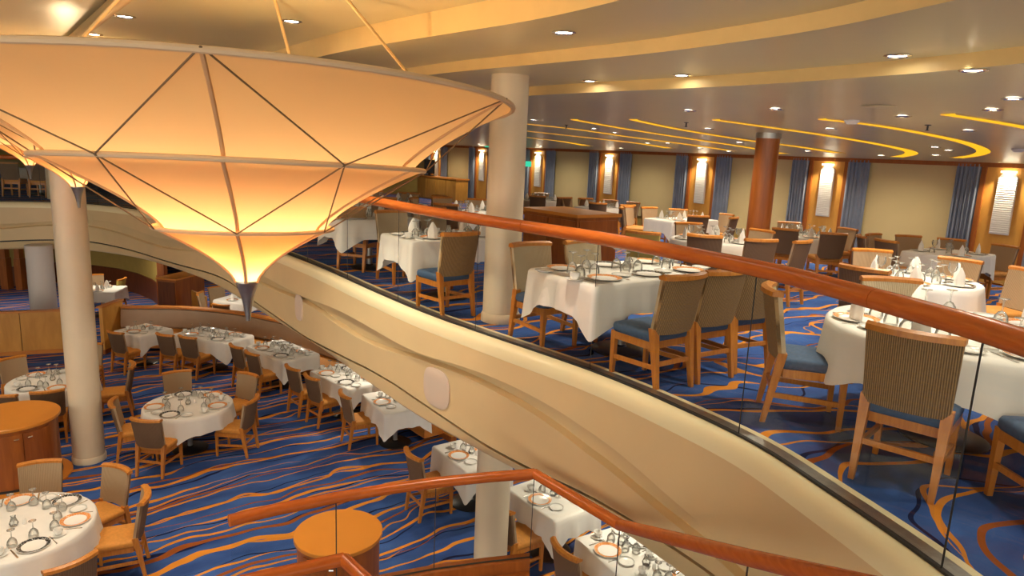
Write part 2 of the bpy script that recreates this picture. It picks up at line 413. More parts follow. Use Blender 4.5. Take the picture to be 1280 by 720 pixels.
zA = lambda i: -_sm[1][i]
zB = lambda i: -max(_sm[2][i], _sm[1][i] + .02)
zK = lambda i: -_sm[3][i]
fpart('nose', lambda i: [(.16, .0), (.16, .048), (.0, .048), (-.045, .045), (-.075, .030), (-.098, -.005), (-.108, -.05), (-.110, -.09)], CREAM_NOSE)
fpart('upper_layer', lambda i: [(-.108, -.085), (-.138, zA(i)), (-.045, zA(i) - .006)], CREAM)
fpart('middle_layer', lambda i: [(-.045, zA(i) + .02), (-.045, zA(i)), (-.012, zB(i))], CREAM)
fpart('lower_layer', lambda i: [(-.012, zB(i) + .01), (-.076, zB(i) - .016), (-.080, zK(i)), (-.030, zK(i))], CREAM)
fpart('groove', lambda i: [(-.036, zK(i) + .01), (-.036, zK(i) - .042)], DARK_LINE)
fpart('lip', lambda i: [(-.030, zK(i) - .034), (-.066, zK(i) - .036), (-.05, -1.09), (-.01, -1.13), (.18, -1.13), (.18, -.97)], CREAM)

# ---- loudspeaker covers set in the balcony front
def speaker_cover(px, py, wdt, hgt, label):
    best = None
    for i in range(len(EDGE)):
        for z in [k*-.02 for k in range(33, 42)]:
            p = off(i, -.080, z); d = p - Vector((0, 0, EYE)); q = d.dot(FWD)
            if q < .5: continue
            e = abs(640 + FPX*d.dot(RT)/q - px) + abs(360 - FPX*d.dot(UP)/q - py)
            if best is None or e < best[0]: best = (e, i, z)
    _, i, z = best; p = off(i, -.074, z); n = -NRM[i]
    b = MB(); out = []
    for k in range(28):
        a = 2*pi*k/28; cx, cy = abs(cos(a))**.7*(1 if cos(a) > 0 else -1)*wdt/2, abs(sin(a))**.7*(1 if sin(a) > 0 else -1)*hgt/2
        out.append((cx, cy))
    b.quadstrip([[(x*k, y_, z_*k) for x, z_ in out] for k, y_ in ((1, .0), (1, -.014), (.94, -.018), (.5, -.018))], close=True)
    b.poly([(x*.5, -.018, z_*.5) for x, z_ in out])
    o = b.build('speaker_cover', SPEAKER, None, p, atan2(n.y, n.x) + pi/2)
    tag(o, label, 'speaker', 'loudspeaker covers in the balcony front')
speaker_cover(548, 470, .46, .42, 'large oval loudspeaker cover set in the cream balcony front')
speaker_cover(375, 383, .30, .40, 'small-looking oval loudspeaker cover farther along balcony front, beside the chandelier tip')

# ---- railing on the balcony: base channel, glass panels, handrail pieces
railing = thing('balcony_railing', 'frameless glass balcony railing with a thick reddish wooden handrail', 'railing')
S0 = ARC[arc_near(1.59, 4.14)]
def strip(s0, s1, n): return [edge_at(s0 + (s1 - s0)*k/n) for k in range(n + 1)]
b = MB(); pts = strip(0.1, ARC[-1] - .1, 260)
b.quadstrip([[p + n*d + Vector((0, 0, z)) for p, n in pts] for d, z in ((-.012, .045), (-.012, .062), (.012, .062), (.012, .045))])
b.build('base_channel', DARK_LINE, railing)
b = MB()
b.quadstrip([[p + n*d + Vector((0, 0, z)) for p, n in pts] for d, z in ((.012, .046), (.014, .056), (.10, .056), (.10, .0))])
b.build('steel_strip', STEEL, railing)
PW = 1.47; k0 = -int(S0 / PW); s = S0 + k0*PW
while s < ARC[-1] - .3:
    a, e = max(.1, s + .004), min(ARC[-1]-.1, s + PW - .004)
    if e - a > .3:
        b = MB(); pp = strip(a, e, 10)
        b.quadstrip([[p + n*d + Vector((0, 0, z)) for p, n in pp] for d, z in ((-.006, .03), (-.006, 1.09), (.006, 1.09), (.006, .03), (-.006, .03))])
        b.build('glass_panel', PANEL_GLASS, railing)
        b = MB(); p, n = edge_at(e + .004); b.beam(p + Vector((0, 0, .05)), p + Vector((0, 0, 1.08)), .005, .008)
        b.build('panel_joint', DARK_LINE, railing)
    s += PW
SR = ARC[arc_near(1.93, 3.35)]; PR = 3.2; s = SR - 2*PR
while s < ARC[-1] - .3:
    a, e = max(.05, s + .0025), min(ARC[-1]-.05, s + PR - .0025)
    if e - a > .3:
        b = MB(); b.tube([p + Vector((0, 0, 1.125)) for p, n in strip(a, e, 26)], .060, 14, rh=.053)
        b.build('handrail', RAIL, railing)
    s += PR

# ---- round columns
def column(name, x, y, z0, z1, r, m_, label, ringz=None, collar=None):
    t = thing(name, label, 'column', (x, y, z0)); t['kind'] = 'structure'
    h = z1 - z0
    b = MB(); b.lathe([(r*1.0, 0), (r, h)], 40); b.build('shaft', m_, t)
    for rz in ringz or []:
        b = MB(); b.lathe([(r, rz - .001), (r + .016, rz), (r + .016, rz + .075), (r + .006, rz + .095), (r, rz + .096)], 40, caps=False); b.build('foot_ring', m_, t)
    if collar:
        b = MB(); b.lathe([(r + .004, h - collar), (r + .012, h - collar), (r + .012, h), (r, h)], 40, caps=False); b.build('collar', STEEL, t)
    return t
column('tall_column', -.11, 7.05, LOW, 2.5, .19, COLUMN, 'cream column rising from lower deck through balcony behind the glass railing', [.0, -LOW + .001])
column('tall_column', -6.36, 9.72, LOW, 2.78, .215, COLUMN, 'thick white column standing on lower carpet beside the round service cabinet', [.0])
column('tall_column', -11.7, 16.6, LOW, -.97, .29, COLUMN_COOL, 'shorter bluish white column behind the honey wood partition')
column('tall_column', -12.35, 18.6, 0, 2.4, .33, COLUMN, 'pale column on the far balcony behind the hanging lamps')
cx_, cy_ = 4.02, 11.3
column('wood_column', cx_, cy_, zfloor(cx_, cy_), zceil(cx_, cy_) + .02, .185, CABINET, 'reddish wood-clad column with steel collar among upper tables', None, .10)

# ---- window wall of the upper deck
WZ0, WZ1 = -.50, 2.06
def wallpt(t, d=0): return Vector((UX*(16.4 - d) + VX*t, UY*(16.4 - d) + VY*t, 0))
WROT = atan2(-VY, -VX)                 # local x runs along the wall to the viewer's right, local y out through the wall
def tw(px, py=240): p = onwall(px, py); return p.x*VX + p.y*VY
T0 = tw(762); T3 = tw(1260); LB = (T0 - T3) / 3
b = MB(); a, e = wallpt(-30), wallpt(60); nrm = Vector((UX, UY, 0))
b.hexa([a - nrm*0 + Vector((0,0,WZ0)), a + nrm*.2 + Vector((0,0,WZ0)), e + nrm*.2 + Vector((0,0,WZ0)), e + Vector((0,0,WZ0))],
       [a + Vector((0,0,2.2)), a + nrm*.2 + Vector((0,0,2.2)), e + nrm*.2 + Vector((0,0,2.2)), e + Vector((0,0,2.2))])
struct(b.build('wall_window_side', OLIVE))
b = MB(); a, e = wallpt(-30), wallpt(60)
b.hexa([a - nrm*.16 + Vector((0,0,1.90)), a + Vector((0,0,1.90)), e + Vector((0,0,1.90)), e - nrm*.16 + Vector((0,0,1.90))],
       [a - nrm*.16 + Vector((0,0,2.06)), a + Vector((0,0,2.06)), e + Vector((0,0,2.06)), e - nrm*.16 + Vector((0,0,2.06))])
struct(b.build('trim_4', FRAME_WOOD))
PWID = 0.98                            # width of a lamp panel
me_panel = MB(); me_panel.box(-PWID/2 + .07, PWID/2 - .07, -.07, 0, WZ0, 1.92); me_panel = me_panel.mesh('panel', SCONCE_WOOD)
me_edge = MB(); me_edge.box(-.045, .045, -.12, 0, WZ0, 1.92); me_edge = me_edge.mesh('edge_post', FRAME_WOOD)
b = MB(); out = [(-.17, .56), (.17, .56), (.17, 1.70), (.10, 1.79), (-.10, 1.79), (-.17, 1.70)]
b.quadstrip([[(x, y, z) for x, z in out] for y in (-.07, -.12)], close=True); b.poly([(x, -.12, z) for x, z in out]); me_plate = b.mesh('plate', SCONCE_PLATE)
b = MB()
for k in range(26): b.tube([(-.165, -.125, .60 + k*.043), (.165, -.125, .60 + k*.043)], .014, 6)
me_rib = b.mesh('ribs', SCONCE_PLATE)
b = MB(); b.box(-.12, .12, -.20, -.08, 1.80, 1.835); me_lamp = b.mesh('lamp', LAMP_GLOW)
def curtain_mesh(wd, seed):
    rnd = random.Random(seed); b = MB(); n = 60; rows = []
    for z, am in ((WZ0 + .03, 1.0), (.6, .9), (1.95, .8)):
        rows.append([(-wd/2 + wd*k/n, -.15 + .024*am*sin(2*pi*k/n*6 + seed) + .012*sin(2*pi*k/n*11 + 2*seed), z) for k in range(n + 1)])
    b.quadstrip(rows); rows2 = [[(x, y + .012, z) for x, y, z in r] for r in rows]; b.quadstrip(rows2, flip=True)
    return b.mesh('curtain', CURTAIN, 60)
me_cur = [curtain_mesh(.52, 1.0), curtain_mesh(.46, 2.4)]
bays = {}
ordn = ['beside the exit door far along the wall', 'beside the cream column', 'second window bay', 'behind the wood column', 'in the broad bay at the near end', 'at the near end']
NAMES = {-4: 'wall end behind the chandelier', -3: 'wall beyond the console screen', -2: 'wall beside the green exit sign', -1: 'wall just past the cream column', 0: 'wall above the far service counter', 1: 'wall just before the wood column', 2: 'wall past the wood column', 3: 'near end of the wall', 4: 'wall past the last sconce', 5: 'wall hidden beyond the frame'}
for i in range(-4, 6):
    t = T0 - LB*i; p = wallpt(t); nm = NAMES[i]
    if i <= 4:
        e = thing('wall_sconce', 'ribbed white sconce on orange panel, ' + nm, 'sconce', p, WROT, 'ribbed sconces along the window wall')
        link('panel', me_panel, e)
        for sx_ in (-1, 1): link('edge_post', me_edge, e, (sx_*(PWID/2 - .04), 0, 0))
        pl = link('plate', me_plate, e); link('rib', me_rib, pl)['kind'] = 'stuff'; link('lamp', me_lamp, e)
        ld = bpy.data.lights.new('sconce_light', 'SPOT'); ld.energy = 42; ld.color = (1, .84, .58); ld.shadow_soft_size = .05; ld.spot_size = radians(130); ld.spot_blend = .8
        lo = bpy.data.objects.new('sconce_light', ld); COL.objects.link(lo); lo.location = p + Vector((-UX*.24, -UY*.24, 1.79))
    pm = wallpt(t - LB/2)
    bw = LB - PWID
    o = MB(); o.box(-bw/2, bw/2, -.05, -.03, WZ0 + .5, 1.93); o.box(-bw/2, bw/2, -.065, -.02, WZ0 + .47, WZ0 + .505)
    o = o.build('window_blind', BLIND, None, pm, WROT); tag(o, 'pale yellow drawn roller blind, ' + nm, 'blind', 'drawn roller blinds')
    for sd, wd in ((-1, .52), (1, .46)):
        q = wallpt(t - LB/2 - sd*(bw/2 - wd/2))
        c = link('curtain', me_cur[0 if sd < 0 else 1], None, q, WROT)
        tag(c, ('blue pleated curtain, far edge of blind, ' if sd < 0 else 'blue pleated curtain, near edge of blind, ') + nm, 'curtain', 'blue curtains of the window wall')
# exit door and signs
p = wallpt(T0 + LB*2 - 1.0)
d = thing('door_1', 'dark wooden door', 'door', p, WROT); d['kind'] = 'structure'
b = MB(); b.box(-.48, .48, -.09, 0, WZ0, 1.75); b.build('door_leaf', DARKWOOD, d)
b = MB()
for x in (-.53, .53): b.box(x - .05, x + .05, -.11, 0, WZ0, 1.8)
b.build('door_frame', FRAME_WOOD, d)
for (px, py, wdt, lab) in ((612, 181, .62, 'green glowing exit sign above the dark wooden door'), (660.5, 205, .30, 'small green safety sign on the panel by the cream column')):
    p = onwall(px, py, 16.15); b = MB(); b.box(-wdt/2, wdt/2, -.03, .03, -.10, .10); b.box(-wdt/2 + .02, wdt/2 - .02, -.036, -.03, -.08, .08)
    tag(b.build('exit_sign', GREEN_SIGN, None, p, WROT), lab, 'sign')

# ---- far walls closing the place
b = MB(); b.box(-34, 12, 33.6, 34, LOW, 3); struct(b.build('wall_far', OLIVE))
b = MB(); b.box(-34, -33.6, -8, 34, LOW, 3); struct(b.build('wall_left', OLIVE))
def arcwall(name, px0, px1, dist, z0, z1, m_, n=14):
    b = MB(); ps = []
    for k in range(n + 1):
        d = ray(px0 + (px1 - px0)*k/n, 360); h = sqrt(d.x*d.x + d.y*d.y); ps.append((d.x/h*dist, d.y/h*dist))
    b.quadstrip([[(x, y, z) for x, y in ps] for z in (z0, z1)])
    b.quadstrip([[(x*1.01, y*1.01, z) for x, y in ps] for z in (z0, z1)], flip=True)
    b.quadstrip([[(x*k, y*k, z1) for x, y in ps] for k in (1, 1.01)])
    return b.build(name, m_)

# ================================================================ LIGHT FITTINGS
b = MB(); b.lathe([(.062, .0), (.085, .0), (.088, -.006), (.070, -.012), (.062, -.004)], 20, caps=False); me_dring = b.mesh('trim_ring', CHROME)
b = MB(); b.lathe([(.0, -.003), (.062, -.003)], 20, caps=False); me_dlamp = b.mesh('lamp', SPOT_GLOW)
def ceiling_hit(px, py):
    p = onceil(px, py); i = arc_near(p.x, p.y)
    if (Vector((p.x, p.y, 0)) - EDGE[i]).dot(NRM[i]) > B2: return p, 'dining ceiling'
    for z, lo, hi, nm in ((2.50, B1, B2 + .5, 'middle ceiling ring'), (2.60, B0, B1, 'inner ceiling ring')):
        p = on(px, py, z); i = arc_near(p.x, p.y); d = (Vector((p.x, p.y, 0)) - EDGE[i]).dot(NRM[i])
        if lo <= d <= hi:
            lim = hi - .5 - .15 if nm.startswith('middle') else hi - .12
            if d > lim: p = p - NRM[i]*(d - lim)
            return p, nm
    return on(px, py, 2.78), 'high ceiling over the well'
def spot(p, watts, size=150, soft=.07, col=WARM):
    ld = bpy.data.lights.new('downlight_beam', 'SPOT'); ld.energy = watts; ld.color = col; ld.spot_size = radians(size); ld.spot_blend = .9; ld.shadow_soft_size = soft
    lo = bpy.data.objects.new('downlight_beam', ld); COL.objects.link(lo); lo.location = (p[0], p[1], p[2] - .03)
def downlight(p, where, watts, size=150, extra=''):
    e = thing('downlight', 'recessed chrome-ringed downlight in the ' + where + extra, 'downlight', p, 0, 'recessed downlights in the ' + where)
    link('trim_ring', me_dring, e); link('lamp', me_dlamp, e)
    if watts: spot(p, watts, size)
HOT = ((758, 104), (1267, 123), (865, 96), (445, 80), (862, 138), (1122, 69), (705, 40))
DL = {(705, 40): ' above the counter', (1122, 69): ', the brightest large one', (445, 80): ' over the chandelier', (758, 104): ', close to the cream column', (865, 96): ', midway along', (862, 138): ' above the middle coves',
      (970, 136): ' above the wood column', (1129, 145): ' beside the smoke detector', (1211, 163): ' beside the hooked cove', (1267, 123): ' near the picture edge', (668, 150): ' touching the cream column', (1038, 161): ' between two hooked coves',
      (744, 161): ', first of a close pair', (770, 166): ', second of a close pair', (810, 179): ' by the second sconce', (835, 179): ' past the second sconce', (875, 185): ' by the third sconce', (925, 178): ' beside the wood column top',
      (1010, 189): ' before the fourth sconce', (886, 161): ' between the long coves', (133, 16): ', on the brass pipe', (156, 20): ', just past the brass pipe'}
for px, py in [(705, 40), (1122, 69), (445, 80), (758, 104), (865, 96), (862, 138), (970, 136), (1129, 145), (1211, 163), (1267, 123), (668, 150), (1038, 161), (744, 161), (770, 166),
               (810, 179), (835, 179), (875, 185), (925, 178), (1010, 189), (886, 161), (133, 16), (156, 20)]:
    p, where = ceiling_hit(px, py); downlight(p, where, DOWN_W, 75 if (px, py) in HOT else 150, DL.get((px, py), ''))
for x, y in [(2.7, 3.0), (3.1, 1.6), (2.9, 4.6), (4.2, 3.4), (5.2, 5.2), (4.4, 6.6), (6.8, 3.8), (7.6, 6.2), (6.6, 8.4), (9.0, 8.0)]:  # extra lamps added to brighten the near-right deck
    i = arc_near(x, y); dd_ = (Vector((x, y, 0)) - EDGE[i]).dot(NRM[i])
    downlight((x, y, 2.50 if dd_ < B2 else zceil(x, y)), 'ceiling beyond the picture edge, added as fill', DOWN_W*(.45 if x < 3.5 else .8))
for k in range(-3, 5):
    p = wallpt(T0 - LB*(k + .5), 1.5); p.z = zceil(p.x, p.y)
    downlight(p, 'dining ceiling', DOWN_W*1.1, 160, ' near blind, ' + NAMES[k])
for px, py in [(1169, 184), (1186, 188), (1170, 194)]:
    p, _ = ceiling_hit(px, py); downlight(p, 'dining ceiling', 0, extra=' clustered by the broad blind')
for x, y in [(-4.5, 7.5), (-6.5, 11.5), (-3.4, 9.5), (-7.0, 7.5), (-9.0, 13.0), (-2.0, 6.2), (-5.0, 5.0), (-10, 9)]:
    downlight((x, y, 2.78), 'high ceiling over the well', LOW_W, 120)
for x, y in [(-7.8, 16.6), (-4.6, 14.9), (-2.2, 11.9), (0.4, 9.3), (1.6, 7.2), (-11.2, 19.0), (-9.5, 21.0), (3.0, 4.6), (-14.0, 18.5), (-6.0, 18.5)]:  # never in view, put in to light the lower deck
    downlight((x, y, -.97), 'ceiling under the balcony, unseen', LOW_W*.62, 150)

# curved yellow light coves
def cove(pts, w0, w1, label):
    P = [onceil(*q) for q in pts]
    P = [Vector((p.x, p.y, 0)) for p in P]; C = []
    Q = [2*P[0]-P[1]] + P + [2*P[-1]-P[-2]]
    for i in range(1, len(Q)-2):
        a, b_, c, d = Q[i-1:i+3]
        for k in range(8):
            t = k/8; C.append(.5*((2*b_) + (c-a)*t + (2*a-5*b_+4*c-d)*t*t + (3*b_-a-3*c+d)*t*t*t))
    C.append(P[-1]); L_, R_ = [], []
    for i, p in enumerate(C):
        t = (C[min(i+1, len(C)-1)] - C[max(i-1, 0)]).normalized(); n = Vector((t.y, -t.x, 0)); wd = w0 + (w1 - w0)*i/len(C)
        a, c = p + n*wd/2, p - n*wd/2; L_.append((a.x, a.y, zceil(a.x, a.y))); R_.append((c.x, c.y, zceil(c.x, c.y)))
    e = thing('cove_light', label, 'cove light', (0, 0, 0), 0, 'curved yellow ceiling coves')
    b = MB(); dn = lambda q, k: (q[0], q[1], q[2] - k)
    b.quadstrip([[dn(q, .004) for q in L_], [dn(q, .008) for q in R_]]); b.build('diffuser', STRIP_GLOW, e)
    b = MB()
    for S in (L_, R_): b.quadstrip([[dn(q, .0) for q in S], [dn(q, .014) for q in S]])
    b.build('trim_edge', CEIL_BAND, e)
cove([(1185, 142), (1230, 149), (1290, 160), (1340, 175)], .16, .16, 'yellow curved light cove in the ceiling cut off above the near sconce')
cove([(1028, 148), (1090, 155), (1150, 165), (1205, 177), (1229, 187), (1221, 193), (1195, 197)], .15, .22, 'hooked yellow light cove ending beside the three clustered downlights')
cove([(895, 149), (960, 158), (1030, 168), (1090, 178), (1133, 187), (1138, 192), (1120, 196)], .15, .25, 'hooked yellow light cove ending above the sconce past the wood column')
cove([(792, 149), (850, 161), (930, 174), (1000, 183), (1050, 191)], .15, .25, 'yellow light cove running behind the top of the wood column')
cove([(718, 149), (780, 160), (850, 171), (930, 183), (982, 192)], .15, .25, 'long thin yellow light cove left of the wood column top')
cove([(655, 154), (720, 161), (790, 171), (860, 180), (915, 188)], .15, .25, 'thin yellow light cove starting at the cream column')
cove([(655, 163), (730, 171), (800, 179), (838, 185)], .14, .3, 'thin yellow light cove, second from the cream column top')
cove([(655, 171), (700, 176), (735, 182)], .14, .35, 'short yellow light cove close to the far sconces')
# small ceiling devices
b = MB(); b.lathe([(.0, -.055), (.05, -.05), (.085, -.02), (.09, 0)], 18, caps=False); me_det = b.mesh('smoke_detector', SCONCE_PLATE)
for px, py, lab in ((1065, 150, 'small white smoke detector beside the hooked yellow cove'), (1273, 186, 'white smoke detector near the edge above the near sconce')):
    p, _ = ceiling_hit(px, py); tag(link('smoke_detector', me_det, None, p), lab, 'detector')
b = MB(); b.lathe([(.0, -.012), (.13, -.012), (.16, -.004), (.16, 0)], 24, caps=False); me_disc = b.mesh('ceiling_vent', CEIL)
p, _ = ceiling_hit(1099, 133); tag(link('ceiling_vent', me_disc, None, p), 'flat round ceiling vent between the downlights', 'vent')
b = MB(); b.lathe([(.035, 0), (.035, -.008), (.010, -.012), (.010, -.06), (.022, -.062), (.022, -.068), (.0, -.068)], 10, caps=False); me_spr = b.mesh('sprinkler', BLACK)
for px, py, lab in ((1160, 156, 'small dark ceiling sprinkler above the hooked cove'), (858, 153, 'small dark ceiling sprinkler above the middle sconce'), (708, 156, 'small dark ceiling sprinkler close to the cream column')):
    p, _ = ceiling_hit(px, py); tag(link('sprinkler', me_spr, None, p), lab, 'sprinkler')

# ---- fabric chandeliers
def chandelier(base, scale, label, watts, rods=True):
    # base: point of the fabric's lower end; slight lean as it hangs
    e = thing('fabric_chandelier', label, 'chandelier', base, 0, 'tiered fabric chandeliers')
    n = Vector((-.005, .046, 1)).normalized(); e1 = Vector((0, 1, 0)).cross(n).normalized(); e2 = n.cross(e1)
    PH = .285
    def P(h, r, a): return (n*h + (e1*sin(a) - e2*cos(a))*r) * scale
    H1, H2, H3 = 1.177, .764, .357; R1, R2, R3 = 1.70, 1.14, .545
    def tier(Ra, Ha, Rb, Hb, name, pw, sag):
        rows = []; N = 72
        for k in range(15):
            t = k/14; row = []
            for j in range(N):
                a = PH + 2*pi*j/N; sc_ = 1 - sag*(.5 - .5*cos(6*(a - PH)))*sin(pi*min(1, t*.9 + .1))*.6
                row.append(P(Hb + (Ha - Hb)*t, (Rb + (Ra - Rb)*t**pw)*sc_, a))
            rows.append(row)
        b = MB(); b.quadstrip(rows, close=True); o = b.build(name, FABRIC, e)
        for k in range(6):
            a = PH + k*pi/3; b = MB()
            b.tube([P(Hb + (Ha - Hb)*t/12, (Rb + (Ra - Rb)*(t/12)**pw)*1.004, a) for t in range(13)], .011*scale, 6); b.build('seam_rib', LAMP_RIB, o)
    tier(R1, H1, R2*.94, H2, 'upper_shade', 1.25, .03); tier(R2, H2, R3*.92, H3, 'middle_shade', 1.35, .03); tier(R3, H3, .075, .0, 'lower_shade', 1.5, .03)
    for R_, H_ in ((R2*.93, H2 - .012), (R3*.91, H3 - .012)):  # hidden discs added to hold back light between the tiers
        b = MB(); rows = [[P(H_, R_*k_, 2*pi*j/48) for j in range(48)] for k_ in (.02, .4, .8, 1)]; b.quadstrip(rows, close=True); b.build('light_baffle', FABRIC, e)
    for R_, H_, q in ((R1, H1, .017), (R2, H2, .015), (R3, H3, .013)):
        b = MB(); b.tube([P(H_, R_*1.003, 2*pi*k/72) for k in range(72)], q*scale, 8, closed=True); b.build('rim_hoop', LAMP_RIM, e)
    for k in range(6):
        a = PH + k*pi/3
        for s_ in (-1, 1):
            c = a + s_*pi/6
            for A, B in ((P(H1 + .008, R1*1.012, a), P(H2, R2*1.02, c)), (P(H2, R2*1.02, c), P(H3, R3*1.03, a))):
                b = MB(); b.tube([A, B], .0045*scale, 6); b.build('stay_cable', CABLE, e)
    b = MB(); b.lathe([(.0, -.262), (.014, -.262), (.022, -.20), (.040, -.10), (.072, -.005), (.078, .0), (.078, .012), (.06, .012)], 24)
    f = b.build('finial', STEEL, e); f.scale = (scale, scale, scale)
    if rods:
        hub = n*2.52
        for a in (PH + pi - .22, PH + 2*pi/3, PH + 4*pi/3):
            A = P(H1, R1, a); t = (2.77 - base[2] - A.z) / (hub.z - A.z)
            b = MB(); b.tube([A, A + (hub - A)*min(1, t)], .013, 8); b.build('suspension_rod', ROD, e)
    for h, wt, rad in ((H2 + .05, .85, .10), (H3 + .05, .36, .06), (.085, .030, .025)):
        ld = bpy.data.lights.new('chandelier_lamp', 'POINT'); ld.energy = watts*wt*scale*scale; ld.color = (1.0, .76, .44); ld.shadow_soft_size = rad
        lo = bpy.data.objects.new('chandelier_lamp', ld); COL.objects.link(lo); lo.location = Vector(base) + n*h*scale
    return e
chandelier(Vector((-1.743, 4.40, .838)), 1.0, 'huge three-tiered glowing fabric chandelier with triangular stay cables over the well', 40)
d = ray(97, 234); chandelier(Vector((0, 0, EYE)) + d*(8.75/d.y), 1.0, 'second glowing fabric chandelier whose tip hangs before the thick white column', 22, False)
d = ray(37, 207); chandelier(Vector((0, 0, EYE)) + d*(13.5/d.y), 1.0, 'farthest fabric chandelier, only its tip showing before the far balcony', 16, False)
a, c = on(150, 0, 2.72), on(100, 42, 2.72); dv = (a - c)
b = MB(); b.tube([c - dv*.8, a + dv*1.5], .05, 14); tag(b.build('ceiling_pipe', ROD), 'thick brass-coloured pipe running along the high ceiling', 'pipe')

# ================================================================ STAIR RAILING
sr = thing('stair_railing', 'orange wooden stair handrail on glass panels curving around the lower landing', 'railing')
ZR = -0.90
path = [on(286, 651, ZR), on(345, 637, ZR), on(420, 622, ZR), on(480, 612, ZR), on(545, 603, ZR), on(610, 596.5, ZR), on(668, 592, ZR)]
def at_depth(px, py, dep): return Vector((0, 0, EYE)) + ray(px, py)*dep
bend = on(775, 656, ZR); e3 = [at_depth(850, 675, 4.0), at_depth(936, 697, 3.35), at_depth(1060, 726, 2.7), at_depth(1180, 755, 2.2)]
for seg in (path, [path[-1], bend], [bend] + e3):
    b = MB(); b.tube(seg, .047, 12, rh=.043); b.build('handrail', RAIL, sr)
HB = .80
def gpanel(p, q, dz0=HB, dz1=HB):
    p, q = Vector(p), Vector(q); t = (q - p).normalized(); p2, q2 = p + t*.006, q - t*.006; n = Vector((t.y, -t.x, 0)).normalized()*.006; dwn = Vector((0, 0, 1))
    b = MB(); b.hexa([p2 - n - dwn*dz0, q2 - n - dwn*dz1, q2 + n - dwn*dz1, p2 + n - dwn*dz0], [p2 - n - dwn*.05, q2 - n - dwn*.05, q2 + n - dwn*.05, p2 + n - dwn*.05]); b.build('glass_panel', PANEL_GLASS, sr)
    b = MB(); b.beam(q - dwn*dz1, q - dwn*.05, .006, .010); b.build('panel_joint', DARK_LINE, sr)
gp = [path[0], path[2], path[4], path[6], bend] + e3[1:3]
for p, q in zip(gp[:-1], gp[1:]): gpanel(p, q)
curb = path[1:]
b = MB(); b.quadstrip([[p + Vector((0, 0, -HB)) + Vector((dx, dy, dz)) for p in curb] for dx, dy, dz in ((0, .05, -.35), (0, .05, .03), (0, -.07, .03), (0, -.07, -.35))]); b.build('curb', CABINET, sr)
b = MB(); b.quadstrip([[p + Vector((0, -.02 + k, -HB + .034)) for p in curb] for k in (-.012, .012)]); b.build('glass_channel', DARK_LINE, sr)
b = MB(); b.quadstrip([[p + Vector((0, k, -HB - .06)) for p in curb] for k in (-.075, -.55)]); b.build('landing', CABINET, sr)
inner = thing('stair_railing', 'second orange handrail with a sharp corner at the bottom edge below the oval cabinet', 'railing')
q0, q1, q2 = on(300, 728, ZR), on(430, 699, ZR), on(478, 745, ZR)
for A, B in ((q0, q1), (q1, q2)):
    b = MB(); b.tube([A, B], .045, 12, rh=.042); b.build('handrail', RAIL, inner)
b = MB(); t = (q1 - q0).normalized(); n = Vector((t.y, -t.x, 0))*.006
b.hexa([q0 - n - Vector((0, 0, .7)), q1 - n - Vector((0, 0, .7)), q1 + n - Vector((0, 0, .7)), q0 + n - Vector((0, 0, .7))], [q0 - n - Vector((0, 0, .05)), q1 - n - Vector((0, 0, .05)), q1 + n - Vector((0, 0, .05)), q0 + n - Vector((0, 0, .05))])
b.build('glass_panel', PANEL_GLASS, inner)

